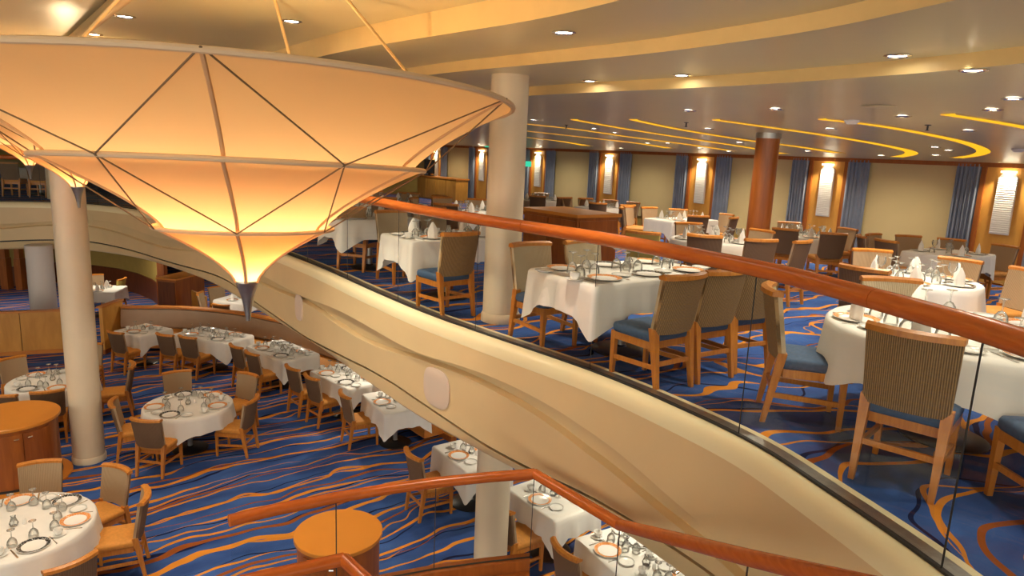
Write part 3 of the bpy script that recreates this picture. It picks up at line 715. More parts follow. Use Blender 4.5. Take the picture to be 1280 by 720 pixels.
# ================================================================ FURNITURE
def rrect(a, b_, r, n=5):
    o = []
    for cx, cy, a0 in ((a-r, b_-r, 0), (-a+r, b_-r, 90), (-a+r, -b_+r, 180), (a-r, -b_+r, 270)):
        for k in range(n + 1):
            t = radians(a0 + 90*k/n); o.append((cx + r*cos(t), cy + r*sin(t)))
    return o
def chair_kit(seat_m, in_m, out_m):
    K = []
    b = MB(); b.stack(rrect(.225, .22, .05), [(.96, .395), (1, .41), (1, .445), (.97, .462), (.85, .472), (.4, .478)]); K.append(('seat', b.mesh('seat', seat_m, 60), (0, -.005, 0)))
    b = MB(); b.stack(rrect(.215, .205, .03, 2), [(1, .335), (1, .394)]); K.append(('seat_frame', b.mesh('seat_frame', CHAIR_WOOD), (0, 0, 0)))
    def y(x, z): return -.205 - .085*(z - .46)/.44 - .055*(1 - (x/.23)**2)
    def slab(o0, o1, hw0, hw1, z0, z1):
        b = MB(); F, G = [], []
        for k in range(5):
            t = k/4; z = z0 + (z1 - z0)*t; hw = hw0 + (hw1 - hw0)*t; xs = [-hw + 2*hw*j/10 for j in range(11)]
            F.append([(x, y(x, z) + o0, z) for x in xs]); G.append([(x, y(x, z) + o1, z) for x in xs])
        b.quadstrip(F); b.quadstrip(G, flip=True)
        for k in (0, -1): b.quadstrip([F[k], G[k]])
        b.quadstrip([[r[0] for r in F], [r[0] for r in G]]); b.quadstrip([[r[-1] for r in F], [r[-1] for r in G]])
        return b
    K.append(('back_cushion', slab(.030, .0, .212, .228, .47, .895).mesh('back_cushion', in_m), (0, 0, 0)))
    K.append(('backrest', slab(.0, -.024, .215, .231, .455, .897).mesh('backrest', out_m), (0, 0, 0)))
    b = MB(); xs = [-.235 + .47*j/12 for j in range(13)]
    sec = [(.036, .885), (.038, .912), (.0, .928), (-.034, .916), (-.037, .885)]
    b.quadstrip([[(x, y(x, .9) + dy, z) for x in xs] for dy, z in sec + sec[:1]]); b.poly([(xs[0], y(xs[0], .9) + dy, z) for dy, z in sec]); b.poly([(xs[-1], y(xs[-1], .9) + dy, z) for dy, z in sec])
    K.append(('top_rail', b.mesh('top_rail', CHAIR_WOOD), (0, 0, 0)))
    b = MB(); b.beam((0, -.290, 0), (0, -.212, .50), .030, .034, .056, .060); lr = b.mesh('leg', CHAIR_WOOD)
    b = MB(); b.beam((0, .195, 0), (0, .19, .40), .030, .030, .044, .044); lf = b.mesh('leg', CHAIR_WOOD)
    b = MB(); b.beam((0, .192, .185), (0, -.25, .20), .02, .034); ss = b.mesh('stretcher', CHAIR_WOOD)
    b = MB(); b.beam((-.19, -.249, .225), (.19, -.249, .225), .022, .034); sb = b.mesh('stretcher', CHAIR_WOOD)
    for s_ in (-1, 1):
        K.append(('leg', lr, (s_*.200, 0, 0))); K.append(('leg', lf, (s_*.195, 0, 0))); K.append(('stretcher', ss, (s_*.197, 0, 0)))
    K.append(('stretcher', sb, (0, 0, 0)))
    return K
CH_LOW = chair_kit(SEAT_ORANGE, TAUPE_IN, TAUPE_OUT)
CH_UP = chair_kit(SEAT_BLUE, WICKER_IN, WICKER_OUT)
CH_FAR = chair_kit(SEAT_ORANGE, TAUPE_IN, TAUPE_OUT)
CH_YEL = chair_kit(SEAT_ORANGE, YELLOW_FAB, YELLOW_FAB)
LABELS = set()
ORD = ['', ', second along', ', third along', ', fourth along', ', fifth along', ', sixth along']
def uniq(base):
    for o in ORD:
        if base + o not in LABELS: LABELS.add(base + o); return base + o
    return base
CHAIRS = []
def clear_of(T, x, y, a, gap=.07):
    for _ in range(12):
        dx, dy = x - T['x'], y - T['y']
        if T['shape'][0] == 'round': d_ = math.hypot(dx, dy) - T['shape'][1]
        else:
            c_, s_ = cos(T['rot']), sin(T['rot']); lx, ly = abs(dx*c_ + dy*s_) - T['shape'][1]/2, abs(-dx*s_ + dy*c_) - T['shape'][2]/2
            d_ = math.hypot(max(lx, 0), max(ly, 0)) if max(lx, ly) > 0 else max(lx, ly)
        if d_ >= gap: break
        x, y = x - cos(a)*.03, y - sin(a)*.03
    return x, y
def chair(kit, x, y, z, ang, label, group):
    CHAIRS.append((x, y))
    e = thing('dining_chair', uniq(label), 'chair', (x, y, z), ang - pi/2, group)
    for nm, me, l in kit: link(nm, me, e, l)
    return e
def side_name(dx, dy, deck):
    a = math.degrees(atan2(dy, dx)) - 36.87; k = int(round(a/45.0)) % 8
    up_ = ['window side', 'far window corner', 'far side', 'far railing corner', 'railing side', 'near railing corner', 'near side', 'near window corner']
    lo = ['balcony side', 'far balcony corner', 'far side', 'far open-floor corner', 'open-floor side', 'near open-floor corner', 'near side', 'near balcony corner']
    return (up_ if deck else lo)[k]

# ---- tables
def cloth_mesh(outline, drop, seed, top=.752):
    rnd = random.Random(seed); n = len(outline); rows = []; ph = rnd.uniform(0, 6)
    ctr = [[(x*k, y_*k, top) for x, y_ in outline] for k in (.0, .5, .9, .985)]
    rows += ctr
    per = [0.0]
    for i in range(1, n): per.append(per[-1] + math.dist(outline[i], outline[i-1]))
    tot = per[-1] + math.dist(outline[0], outline[-1])
    nf = max(6, int(tot/.30))
    for v in (.04, .2, .45, .72, 1.0):
        r = []
        for i, (x, y_) in enumerate(outline):
            h = math.hypot(x, y_); nx, ny = x/h, y_/h
            fold = .018*v*sin(2*pi*nf*per[i]/tot + ph) + .010*v*sin(2*pi*(nf*2 + 1)*per[i]/tot + 2*ph)
            dd = drop(x, y_); o = .008 + .028*v + fold
            r.append((x + nx*o, y_ + ny*o, top - .006 - dd*v))
        rows.append(r)
    b = MB(); b.quadstrip(rows, close=True)
    return b.mesh('tablecloth', CLOTH, 60)
def round_outline(R, n=72): return [(R*cos(2*pi*k/n), R*sin(2*pi*k/n)) for k in range(n)]
def densify(o, step=.045):
    out = []
    for i, p in enumerate(o):
        q = o[(i+1) % len(o)]; n = max(1, int(math.dist(p, q)/step))
        for k in range(n): out.append((p[0] + (q[0]-p[0])*k/n, p[1] + (q[1]-p[1])*k/n))
    return out
b = MB(); b.lathe([(.0, 0), (.27, 0), (.27, .015), (.24, .03), (.06, .045), (.045, .06)], 28); me_base = b.mesh('foot_plate', BLACK)
b = MB(); b.lathe([(.042, .03), (.042, .71)], 16); me_post = b.mesh('pedestal', STEEL)
TOPS = {}
def table(x, y, z, phrase, shape, rot=0.0, seed=1, deck=1):
    e = thing('dining_table', 'white-clothed pedestal table ' + phrase, 'table', (x, y, z), rot, 'pedestal dining tables')
    key = tuple(shape)
    if shape[0] == 'round': out = round_outline(shape[1]); dr = lambda a, c: .27 + .13*abs(cos(2*(atan2(c, a) + .3)))**6
    else:
        out = densify(rrect(shape[1]/2, shape[2]/2, .03, 2)); A, B = shape[1]/2, shape[2]/2
        dr = lambda a, c: .27 + .17*max(0, (abs(a)/A + abs(c)/B) - 1.45)/.5
    if key not in TOPS:
        o2 = [(q[0]*.985, q[1]*.985) for q in (round_outline(shape[1], 40) if shape[0] == 'round' else rrect(shape[1]/2, shape[2]/2, .03, 2))]
        b = MB(); b.stack(o2, [(1, .71), (1, .745)]); TOPS[key] = b.mesh('tabletop', HONEY)
    link('tabletop', TOPS[key], e); link('pedestal', me_post, e); link('foot_plate', me_base, e)
    c = link('tablecloth', cloth_mesh(out, dr, seed), None, (x, y, z), rot)
    tag(c, 'white linen cloth draped over the table ' + phrase, 'tablecloth', 'white tablecloths')
    return dict(x=x, y=y, z=z, phrase=phrase, shape=shape, rot=rot, deck=deck)

# ---- tableware
def plate_mesh(R, rimmat_, name, rim=.72):
    b = MB(); b.lathe([(.0, .004), (R*.55, .004), (R*rim, .010)], 28, caps=False); b.cur = 1
    b.lathe([(R*rim, .010), (R*.97, .019)], 28, caps=False); b.cur = 0
    b.lathe([(R*.97, .019), (R, .019), (R*.98, .014), (R*.6, .0), (.0, .0)], 28, caps=False)
    return b.mesh(name, [CHINA, rimmat_])
ME_PO = plate_mesh(.150, RIM_ORANGE, 'dinner_plate'); ME_PB = plate_mesh(.150, RIM_BLACK, 'dinner_plate'); ME_PS = plate_mesh(.088, RIM_GREY, 'side_plate', .85)
b = MB(); b.lathe([(.0, .004), (.04, .004), (.075, .014), (.078, .014), (.05, .0), (.0, .0)], 22, caps=False); ME_SAUCER = b.mesh('saucer', CHINA)
b = MB(); b.lathe([(.0, .0), (.024, .0), (.030, .006), (.042, .035), (.046, .062), (.043, .062), (.038, .035), (.026, .010), (.0, .008)], 20, caps=False); ME_CUP = b.mesh('bowl', CHINA)
b = MB(); b.tube([(.043, 0, .05), (.062, 0, .052), (.070, 0, .036), (.060, 0, .020), (.038, 0, .018)], .0045, 6); ME_HANDLE = b.mesh('handle', CHINA)
b = MB(); b.lathe([(.044, .0), (.046, .03), (.040, .065), (.022, .092), (.006, .100), (.0045, .12), (.0045, .165), (.010, .176), (.036, .183), (.036, .186), (.0, .187)], 18, caps=False); ME_GLASS = b.mesh('goblet', CLEAR)
b = MB(); b.lathe([(.036, .0), (.036, .004), (.008, .010), (.0045, .02), (.0045, .085), (.012, .095), (.038, .12), (.046, .155), (.040, .20)], 18, caps=False); ME_GLASS2 = b.mesh('goblet', CLEAR)
b = MB(); n = 20; rows = []
for z, rx, ry in ((0, .055, .030), (.05, .060, .030), (.10, .052, .024), (.145, .030, .014), (.172, .008, .005)):
    rows.append([(rx*cos(2*pi*k/n)*(1 + .10*cos(3*2*pi*k/n)), ry*sin(2*pi*k/n)*(1 + .15*cos(5*2*pi*k/n)), z + (.012*sin(2*pi*k/n*2) if z > 0 else 0)) for k in range(n)])
b.quadstrip(rows, close=True); b.poly(rows[-1]); ME_NAPKIN = b.mesh('folded_napkin', NAPKIN, 50)
b = MB(); b.box(-.008, .008, -.10, .0, .0, .004); b.hexa([(-.009, .0, .0), (.009, .0, .0), (.004, .11, .0), (-.008, .11, .0)], [(-.009, .0, .003), (.009, .0, .003), (.004, .11, .003), (-.008, .11, .003)]); ME_KNIFE = b.mesh('table_knife', SILVER)
b = MB(); b.hexa([(-.006, -.10, 0), (.006, -.10, 0), (.003, .03, 0), (-.003, .03, 0)], [(-.006, -.10, .004), (.006, -.10, .004), (.003, .03, .004), (-.003, .03, .004)])
b.hexa([(-.004, .03, 0), (.004, .03, 0), (.011, .05, .002), (-.011, .05, .002)], [(-.004, .03, .004), (.004, .03, .004), (.011, .05, .005), (-.011, .05, .005)])
for k in (-1, -.33, .33, 1): b.box(k*.009 - .0018, k*.009 + .0018, .05, .095, .002, .005)
ME_FORK = b.mesh('table_fork', SILVER)
b = MB(); b.lathe([(.0, 0), (.020, 0), (.022, .005), (.018, .05), (.014, .062), (.0, .066)], 14, caps=False); ME_SHAKER = b.mesh('salt_shaker', CHINA)
b = MB(); b.lathe([(.0, 0), (.035, 0), (.045, .03), (.030, .07), (.022, .10), (.026, .115), (.022, .115), (.018, .10), (.0, .02)], 18, caps=False); ME_VASE = b.mesh('vase', CLEAR)

SIZE = {'dinner_plate': .148, 'side_plate': .088, 'saucer': .078, 'wine_glass': .046, 'folded_napkin': 0, 'table_knife': .012, 'table_fork': .012, 'flower_vase': .045, 'salt_shaker': .022}
def put(name, me, T, lx, ly, rz, label, cat, group, dz=0.0):
    r_ = SIZE.get(name, 0); items = T.setdefault('items', [])
    if r_:
        if any(math.hypot(lx - a_, ly - b_) < r_ + c_ + .004 for a_, b_, c_ in items): return None
        items.append((lx, ly, r_))
    c, s_ = cos(T['rot']), sin(T['rot'])
    o = link(name, me, None, (T['x'] + lx*c - ly*s_, T['y'] + lx*s_ + ly*c, T['z'] + .7535 + dz), T['rot'] + rz)
    return tag(o, uniq(label), cat, group)
def cup(T, lx, ly, rz, where):
    if put('saucer', ME_SAUCER, T, lx, ly, rz, 'small white saucer, ' + where, 'saucer', 'white saucers') is None: return
    c, s_ = cos(T['rot']), sin(T['rot'])
    e = thing('coffee_cup', uniq('white coffee cup on its saucer, ' + where), 'cup', (T['x'] + lx*c - ly*s_, T['y'] + lx*s_ + ly*c, T['z'] + .7535 + .005), T['rot'] + rz, 'white coffee cups')
    link('bowl', ME_CUP, e); link('handle', ME_HANDLE, e)
def setting(T, lx, ly, face, k, style, phase):      # lx, ly: plate centre in table axes; face: direction to the diner
    c, s_ = cos(T['rot']), sin(T['rot']); dx, dy = cos(face), sin(face)
    wx, wy = lx*c - ly*s_, lx*s_ + ly*c
    side = side_name(wx, wy, T['deck']); where = side + ', table ' + T['phrase']
    tx, ty = -dy, dx                         # diner's right-hand side is -t
    def at(r, q): return lx - dx*r + tx*q, ly - dy*r + ty*q
    org = (k % 2 == 0); rz = face + pi/2
    if phase == 0: put('dinner_plate', ME_PO if org else ME_PB, T, lx, ly, rz, ('orange-rimmed' if org else 'black patterned') + ' dinner plate, ' + where, 'plate', 'dinner plates')
    if phase == 0: return
    g = at(.15, -.14); put('wine_glass', ME_GLASS if style != 'far' or k % 3 else ME_GLASS2, T, *g, 0, 'upturned stemmed glass, ' + where, 'glass', 'stemmed glasses')
    if style in ('full', 'tall'):
        q = at(.05, .25); put('side_plate', ME_PS, T, *q, rz, 'plain white side plate, ' + where, 'plate', 'side plates')
        q = at(.0, .175) if False else at(-.02, .168); put('table_fork', ME_FORK, T, *q, rz, 'steel fork, ' + where, 'fork', 'forks')
        q = at(-.02, -.172); put('table_knife', ME_KNIFE, T, *q, rz, 'steel knife, ' + where, 'knife', 'knives')
        q = at(.07, -.27) ; cup(T, *q, rz, where)
        if style == 'full': q = at(.19, .06); put('wine_glass', ME_GLASS, T, *q, 0, 'upturned stemmed glass, ' + where, 'glass', 'stemmed glasses')
    if style in ('tall', 'far'):
        put('folded_napkin', ME_NAPKIN, T, lx, ly, rz + .2*((k*7) % 5 - 2), 'peaked white napkin, ' + where, 'napkin', 'peaked napkins', .0046)
        g = at(.20, .05); put('wine_glass', ME_GLASS, T, *g, 0, 'upturned stemmed glass, ' + where, 'glass', 'stemmed glasses')
def centre(T):
    put('flower_vase', ME_VASE, T, .0, .0, 0, 'small clear vase, middle of table ' + T['phrase'], 'vase', 'table vases')
    put('salt_shaker', ME_SHAKER, T, .09, .03, 0, 'white salt shaker by the vase, table ' + T['phrase'], 'shaker', 'salt shakers')
def set_round(T, angles, style):
    R = T['shape'][1]
    angles = sorted(x % (2*pi) for x in angles); n = len(angles)
    for _ in range(60):                      # keep neighbouring places an arm's width apart
        for i in range(n):
            j = (i + 1) % n; gap = (angles[j] - angles[i]) % (2*pi); need = min(2*pi/n, .92)
            if n > 1 and gap < need: angles[i] -= (need - gap)/2; angles[j] += (need - gap)/2
    for ph in (0, 1):
        for k, a in enumerate(angles): setting(T, (R - .17)*cos(a - T['rot']), (R - .17)*sin(a - T['rot']), a - T['rot'], k, style, ph)
        if ph == 0: centre(T)
def set_rect(T, nx, style, ends=False):
    L, W = T['shape'][1], T['shape'][2]
    for ph in (0, 1):
        k = 0
        for s_ in (-1, 1):
            for i in range(nx):
                setting(T, L*((i + .5)/nx - .5), s_*(W/2 - .165), s_*pi/2, k, style, ph); k += 1
            k += 1
        if ph == 0: centre(T)

# ================================================================ LOWER DECK
TL = -3.14
low = {}
low['A'] = table(-5.20, 6.62, LOW, 'cut off at the bottom corner', ('round', .75), .2, 1, 0)
low['B'] = table(-5.06, 10.25, LOW, 'alone on the open carpet', ('round', .65), .4, 2, 0)
low['C'] = table(-7.75, 11.05, LOW, 'half hidden behind thick column', ('round', .66), .1, 3, 0)
def rt(name, x, y, deg, L, W, phrase, seed): low[name] = table(x, y, LOW, phrase, ('rect', L, W), radians(deg), seed, 0)
rt('D1', -8.02, 14.42, -24, .85, .80, 'at the banquette far end', 4)
rt('D2', -6.42, 14.28, -22, 1.48, .82, 'second along the banquette', 5)
rt('D3', -4.62, 13.38, -40, 1.42, .82, 'third along the banquette', 6)
rt('D4', -2.95, 11.98, -44, 1.30, .80, 'fourth along the banquette', 7)
rt('D5', -1.86, 10.82, -58, 1.05, .80, 'at the banquette near end', 8)
rt('E1', -.46, 8.92, -55, .95, .75, 'next to cream column foot', 9)
rt('E2', .62, 7.80, -52, .95, .75, 'behind the stair handrail bend', 10)
rt('E3', 1.52, 6.42, -60, 1.5, .75, 'under balcony at bottom edge', 11)
rt('F1', -11.24, 18.3, 10, .95, .95, 'before the dark wainscot', 12)
rt('F2', -7.30, 17.9, -15, .95, .95, 'behind banquette below chandelier tip', 13)
def lchair(px, py, key, ang=None, kit=CH_LOW, what='orange-seated brown chair'):
    T = low[key]; p = on(px, py, LOW + .92)
    if ang is None: a = atan2(T['y'] - p.y, T['x'] - p.x)
    else: a = radians(ang)
    x, y = clear_of(T, p.x + cos(a)*.29, p.y + sin(a)*.29, a)
    return chair(kit, x, y, LOW, a, what + ', ' + side_name(x - T['x'], y - T['y'], 0) + ', table ' + T['phrase'], 'orange-seated chairs of the lower deck'), atan2(y - T['y'], x - T['x'])
angs = [lchair(px, py, 'A')[1] for px, py in ((50, 577), (146, 584), (178, 617), (88, 700))]
set_round(low['A'], angs + [angs[0] + 1.0, angs[0] + 2.0], 'full')
angs = [lchair(px, py, 'B')[1] for px, py in ((157, 500), (189, 519), (300, 497), (310, 467), (221, 464))]
set_round(low['B'], angs, 'full')
angs = [lchair(px, py, 'C')[1] for px, py in ((14, 447), (60, 483), (163, 455), (112, 429), (2, 492))]
set_round(low['C'], angs, 'full')
for key, pts, ang in (('D1', [(144, 414)], 66), ('D2', [(206, 417), (234, 420)], 68), ('D3', [(302, 430), (329, 437)], 50), ('D4', [(371, 457), (397, 468)], 46), ('D5', [(440, 490)], 32), ('E1', [(517, 566)], 35)):
    for q in pts: lchair(*q, key, ang)
for key, nx in (('D1', 1), ('D2', 2), ('D3', 2), ('D4', 2), ('D5', 1), ('E1', 1), ('E2', 1), ('E3', 2)): set_rect(low[key], nx, 'full')
T = low['E2']; chair(CH_LOW, .22, 7.42, LOW, radians(36), 'brown-backed chair with orange seat tucked behind the cream column foot', 'orange-seated chairs of the lower deck')
lchair(716, 682, 'E3', 32)
for key in ('F1', 'F2'): set_rect(low[key], 1, 'far')
lchair(152, 348, 'F1', 185, CH_YEL, 'yellow upholstered chair'); lchair(118, 343, 'F1')
lchair(262, 366, 'F2', 10); lchair(270, 358, 'F2', -40); lchair(276, 380, 'F2', 75)

# ---- curved banquette
BQ = catmull([(-9.15, 15.55), (-7.7, 15.72), (-6.1, 15.35), (-4.1, 14.2), (-2.4, 12.75), (-1.02, 11.15)], .2)
bq = thing('banquette', 'long curved taupe banquette with honey wood capping and orange seat behind the tables', 'banquette')
def boff(i, d):
    t = (BQ[min(i+1, len(BQ)-1)] - BQ[max(i-1, 0)]).normalized(); return BQ[i] + Vector((-t.y, t.x, 0))*d   # positive: away from the tables
def sweep(prof, m_, name, i0=0, i1=None, parent=bq):
    I = list(range(i0, (i1 if i1 is not None else len(BQ) - 1) + 1)); b = MB()
    rows = [[boff(i, d) + Vector((0, 0, LOW + z)) for i in I] for d, z in prof + prof[:1]]
    b.quadstrip(rows); b.poly([r[0] for r in rows[:-1]]); b.poly([r[-1] for r in rows[:-1]]); return b.build(name, m_, parent)
sweep([(.06, 0), (.06, .92), (.14, .92), (.14, 0)], HONEY, 'back_panel')
sweep([(-.02, .925), (-.02, .965), (.16, .965), (.16, .925)], HONEY_EDGE, 'capping')
sweep([(-.46, .08), (-.46, .36), (-.02, .36), (-.02, .08)], HONEY_EDGE, 'seat_box')
nb = 7; st = (len(BQ) - 1)/nb
for k in range(nb):
    i0, i1 = int(round(k*st)), int(round((k+1)*st))
    sweep([(-.03, .44), (-.08, .50), (-.02, .90), (.06, .92), (.06, .44)], TAUPE_BOOTH, 'back_cushion', i0, i1)
    sweep([(-.50, .36), (-.52, .42), (-.48, .455), (-.05, .455), (-.02, .36)], SEAT_ORANGE, 'seat_cushion', i0, i1)
for (x, y), dr in (((-9.22, 15.50), 80), ((-1.0, 11.08), -50)):
    b = MB(); b.box(-.04, .04, -.62, .18, 0, 1.08); o = b.build('end_panel', HONEY, bq, (x, y, LOW), radians(dr - 90 + (10 if dr > 0 else 0)))
    b = MB(); b.box(-.065, .065, -.66, .20, 1.08, 1.12); b.build('end_capping', HONEY_EDGE, o)
    b = MB(); b.box(-.055, .055, -.64, .19, 0, .10); b.build('plinth', CABINET, o)

# ---- oval service cabinets
def oval_cabinet(x, y, r, h, label, disc=None, rz=0):
    e = thing('service_cabinet', label, 'cabinet', (x, y, LOW), rz, 'round service cabinets')
    b = MB(); b.lathe([(r*.93, .0), (r*.93, h - .04)], 48); b.build('body', CABINET, e)
    b = MB(); b.lathe([(r*.98, h - .045), (r, h - .04), (r, h - .005), (r*.99, h)], 48); b.build('top', ORANGE_TOP, e)
    b = MB(); b.lathe([(r*.95, 0), (r*.95, .06), (r*.93, .062)], 48, caps=False); b.build('plinth', BLACK, e)
    for a0, a1 in ((-2.25, -1.62), (-1.60, -.95)):
        b = MB(); A = [a0 + (a1 - a0)*k/10 for k in range(11)]
        b.quadstrip([[(r*q*cos(a), r*q*sin(a), z) for a in A] for q, z in ((.93, .10), (.955, .10), (.955, h - .10), (.93, h - .10))])
        b.quadstrip([[(r*q*cos(a), r*q*sin(a), z) for z in (.10, h - .10)] for a in (a0, a1) for q in (.93, .955)][:2]); b.quadstrip([[(r*q*cos(a1), r*q*sin(a1), z) for z in (.10, h - .10)] for q in (.93, .955)])
        dd = b.build('door', CABINET, e)
        am = a1 - .12 if a0 < -2 else a0 + .12
        b = MB(); b.tube([(r*.985*cos(am - .05), r*.985*sin(am - .05), h - .16), (r*.985*cos(am + .05), r*.985*sin(am + .05), h - .16)], .012, 8); b.build('handle', CHROME, dd)
    if disc:
        b = MB(); b.lathe([(disc, 0), (disc, .02), (disc - .02, .028), (.0, .028)], 48); tag(b.build('floor_disc', ORANGE_TOP, e), 'flat orange floor plate')
oval_cabinet(-1.69, 6.47, .45, .95, 'round orange-topped service cabinet behind the stair handrail')
oval_cabinet(-7.0, 9.05, .60, .95, 'round wooden service cabinet with orange top beside the thick white column', .69, .9)

# ---- partition, far walls and furniture of the lower deck
pt = thing('low_partition', 'low honey wood partition wall with capping in front of the bluish column', 'partition', (-10.62, 14.72, LOW), atan2(.44, 1.02))
for k in range(3):
    b = MB(); b.box(-1.95 + k*.85, -1.115 + k*.85, -.05, .05, .09, .96); b.build('panel', HONEY, pt)
b = MB(); b.box(-2.0, .66, -.075, .075, .96, 1.0); b.build('capping', HONEY_EDGE, pt)
b = MB(); b.box(-1.98, .64, -.065, .065, 0, .09); b.build('plinth', HONEY_EDGE, pt)
b = MB(); b.box(-1.07, -.97, -.09, -.045, .0, .97); b.build('dark_post', BLACK, pt)
def pd(px, dep):
    d = ray(px, 345); return d.x/d.y*dep
def backwall(name, pts, z0, z1, m_, th=.15):
    b = MB(); b.quadstrip([[(x, y, z) for x, y in pts] for z in (z0, z1)]); b.quadstrip([[(x, y + th, z) for x, y in pts] for z in (z0, z1)], flip=True)
    b.quadstrip([[(x, y + dy, z1) for x, y in pts] for dy in (0, th)])
    for q in (pts[0], pts[-1]): b.quadstrip([[(q[0], q[1], z) for z in (z0, z1)], [(q[0], q[1] + th, z) for z in (z0, z1)]])
    return b.build(name, m_)
cur = [(pd(px, dep), dep) for px, dep in ((60, 22.4), (90, 22.4), (120, 22.2), (150, 21.8), (172, 21.2), (190, 20.4), (200, 19.6))]
struct(backwall('wall_restaurant_back', cur, LOW, -.97, OLIVE))
o = backwall('trim_5', [(x + .0, y - .06) for x, y in cur], LOW, LOW + .66, DARKWOOD, .05); struct(o)
for px, dep, wd, lab in ((8, 21, .18, 'slim wooden wall post at the picture edge beyond the partition'), (26, 21, .16, 'slim wooden wall post beside the bluish column'), (203, 19.4, .2, 'wooden corner post at the end of the olive wall')):
    e = thing('wall_post', lab, 'post', (pd(px, dep), dep, LOW)); e['kind'] = 'structure'
    b = MB(); b.box(-wd/2, wd/2, -.1, .1, 0, 2.17); b.build('shaft', FRAME_WOOD, e); b = MB(); b.box(-wd/2 - .02, wd/2 + .02, -.12, .12, 0, 1.0); b.build('casing', CABINET, e)
struct(backwall('wall_restaurant_left', [(pd(-40, 21.6), 21.6), (pd(60, 21.6), 21.6)], LOW, -.97, OLIVE))
struct(backwall('trim_6', [(pd(-40, 21.5), 21.5), (pd(60, 21.5), 21.5)], LOW, LOW + .62, DARKWOOD, .05))
cb = thing('service_counter', 'dark wooden service counter with bright orange top behind the banquette', 'counter', (pd(223, 18.9), 18.9, LOW), radians(-12))
b = MB(); b.box(-.28, .30, -.5, .7, 0, 1.06); b.build('body', CABINET, cb); b = MB(); b.box(-.31, .33, -.53, .73, 1.06, 1.10); b.build('top', ORANGE_TOP, cb)
b = MB(); b.box(-.25, .27, -.52, -.5, .1, 1.0); b.build('door', DARKWOOD, cb)
o = backwall('curved_screen', [(pd(238 + k*3, 18.6 - .12*k), 18.6 - .12*k) for k in range(7)], LOW, LOW + .75, HONEY, .08); tag(o, 'low curved honey wood screen beside the dark service counter', 'screen')
struct(backwall('wall_restaurant_right', [(pd(205, 27), 27), (pd(420, 26), 26)], LOW, -.97, OLIVE))

# ================================================================ UPPER DECK
upt = {}
ROTU = atan2(UY, UX)
def utable(key, x, y, phrase, shape, rot=ROTU, seed=1): upt[key] = table(x, y, zfloor(x, y), phrase, shape, rot, seed, 1)
def utable_px(key, px, py, phrase, shape, rot=ROTU, seed=1): p = onup(px, py, .75); utable(key, p.x, p.y, phrase, shape, rot, seed)
utable('A', 1.03, 6.11, 'right behind the glass railing', ('rect', 1.60, .86), ROTU, 21)
utable('B', 2.95, 4.36, 'by the near railing end', ('round', .80), .3, 22)
utable('C', -.79, 8.14, 'beside the upper cream column', ('rect', 1.40, .78), ROTU, 23)
utable_px('D', 892, 300, 'just before the wood column', ('round', .64), .5, 24)
utable_px('E', 852, 274, 'beyond the yellow chair', ('rect', 1.6, .85), ROTU, 25)
utable_px('F', 1006, 294, 'just past the wood column', ('round', .62), .2, 26)
utable_px('G', 1143, 348, 'above the handrail joint', ('round', .62), .7, 27)
utable_px('H', 1186, 316, 'before the broad blind', ('rect', 1.35, .95), ROTU, 28)
utable_px('I', 752, 259, 'behind the honey counter', ('rect', 1.3, .85), ROTU, 29)
utable_px('J', 596, 264, 'near the wall console', ('rect', 1.2, .85), ROTU, 30)
utable_px('K', 488, 254, 'beneath the chandelier edge', ('rect', 1.2, .85), ROTU, 31)
utable_px('L', 462, 271, 'half hidden behind chandelier', ('rect', 1.2, .8), ROTU, 32)
utable_px('M', 676, 250, 'by the far sconces', ('rect', 1.3, .85), ROTU, 33)
utable('N', -9.9, 19.0, 'on balcony behind thick column', ('rect', 1.2, .8), .5, 34)
utable('O', -13.6, 19.6, 'on balcony at picture edge', ('rect', 1.2, .8), .2, 35)
AV, AVN = math.degrees(atan2(VY, VX)), math.degrees(atan2(-VY, -VX))
def uchair(px, py, key, ang=None, kit=CH_FAR, what='orange-seated brown chair', clamp=False):
    T = upt[key]; p = onup(px, py, .92)
    a = atan2(T['y'] - p.y, T['x'] - p.x) if ang is None else radians(ang)
    x, y = p.x + cos(a)*.29, p.y + sin(a)*.29
    if clamp:
        R = T['shape'][1] if T['shape'][0] == 'round' else .62
        dx, dy = p.x - T['x'], p.y - T['y']; h = math.hypot(dx, dy); q = min(max(h - .29, R + .12), R + .40)
        th = atan2(dy, dx)
        for tr in range(40):
            g = th + (1 if tr % 2 else -1)*((tr + 1)//2)*.09
            for qq in (q, R + .12, R + .30, R + .45):
                x, y = T['x'] + cos(g)*qq, T['y'] + sin(g)*qq
                if all(math.hypot(x - cx, y - cy) > .56 for cx, cy in CHAIRS) and all(math.hypot(x - t2['x'], y - t2['y']) > .75 for t2 in upt.values()): break
            else: continue
            break
        a = g + pi if ang is None else a
    if key not in 'CL': x, y = clear_of(T, x, y, a)
    c = chair(kit, x, y, zfloor(x, y), a, what + ', ' + side_name(x - T['x'], y - T['y'], 1) + ', table ' + T['phrase'], 'chairs of the upper deck')
    return atan2(y - T['y'], x - T['x'])
BLUE = dict(kit=CH_UP, what='blue-seated ribbed chair')
uchair(856, 342, 'A', AV, **BLUE); 
for k in (1, 2):
    p = CHAIRS[-1]; chair(CH_UP, p[0] + UX*.52, p[1] + UY*.52, 0, radians(AV - 4*k), 'blue-seated ribbed chair, near side' + (' middle' if k == 1 else ' window end') + ', table right behind the glass railing', 'chairs of the upper deck')
uchair(686, 308, 'A', AVN, **BLUE); uchair(754, 305, 'A', AVN, **BLUE)
angs = [uchair(1146, 411, 'B', 48.7, **BLUE), uchair(986, 359, 'B', None, **BLUE), uchair(1132, 355, 'B', None, **BLUE)]
chair(CH_UP, 2.88, 3.32, 0, radians(88), 'ribbed wicker-back chair with blue seat cut off by the picture edge under the handrail', 'chairs of the upper deck')
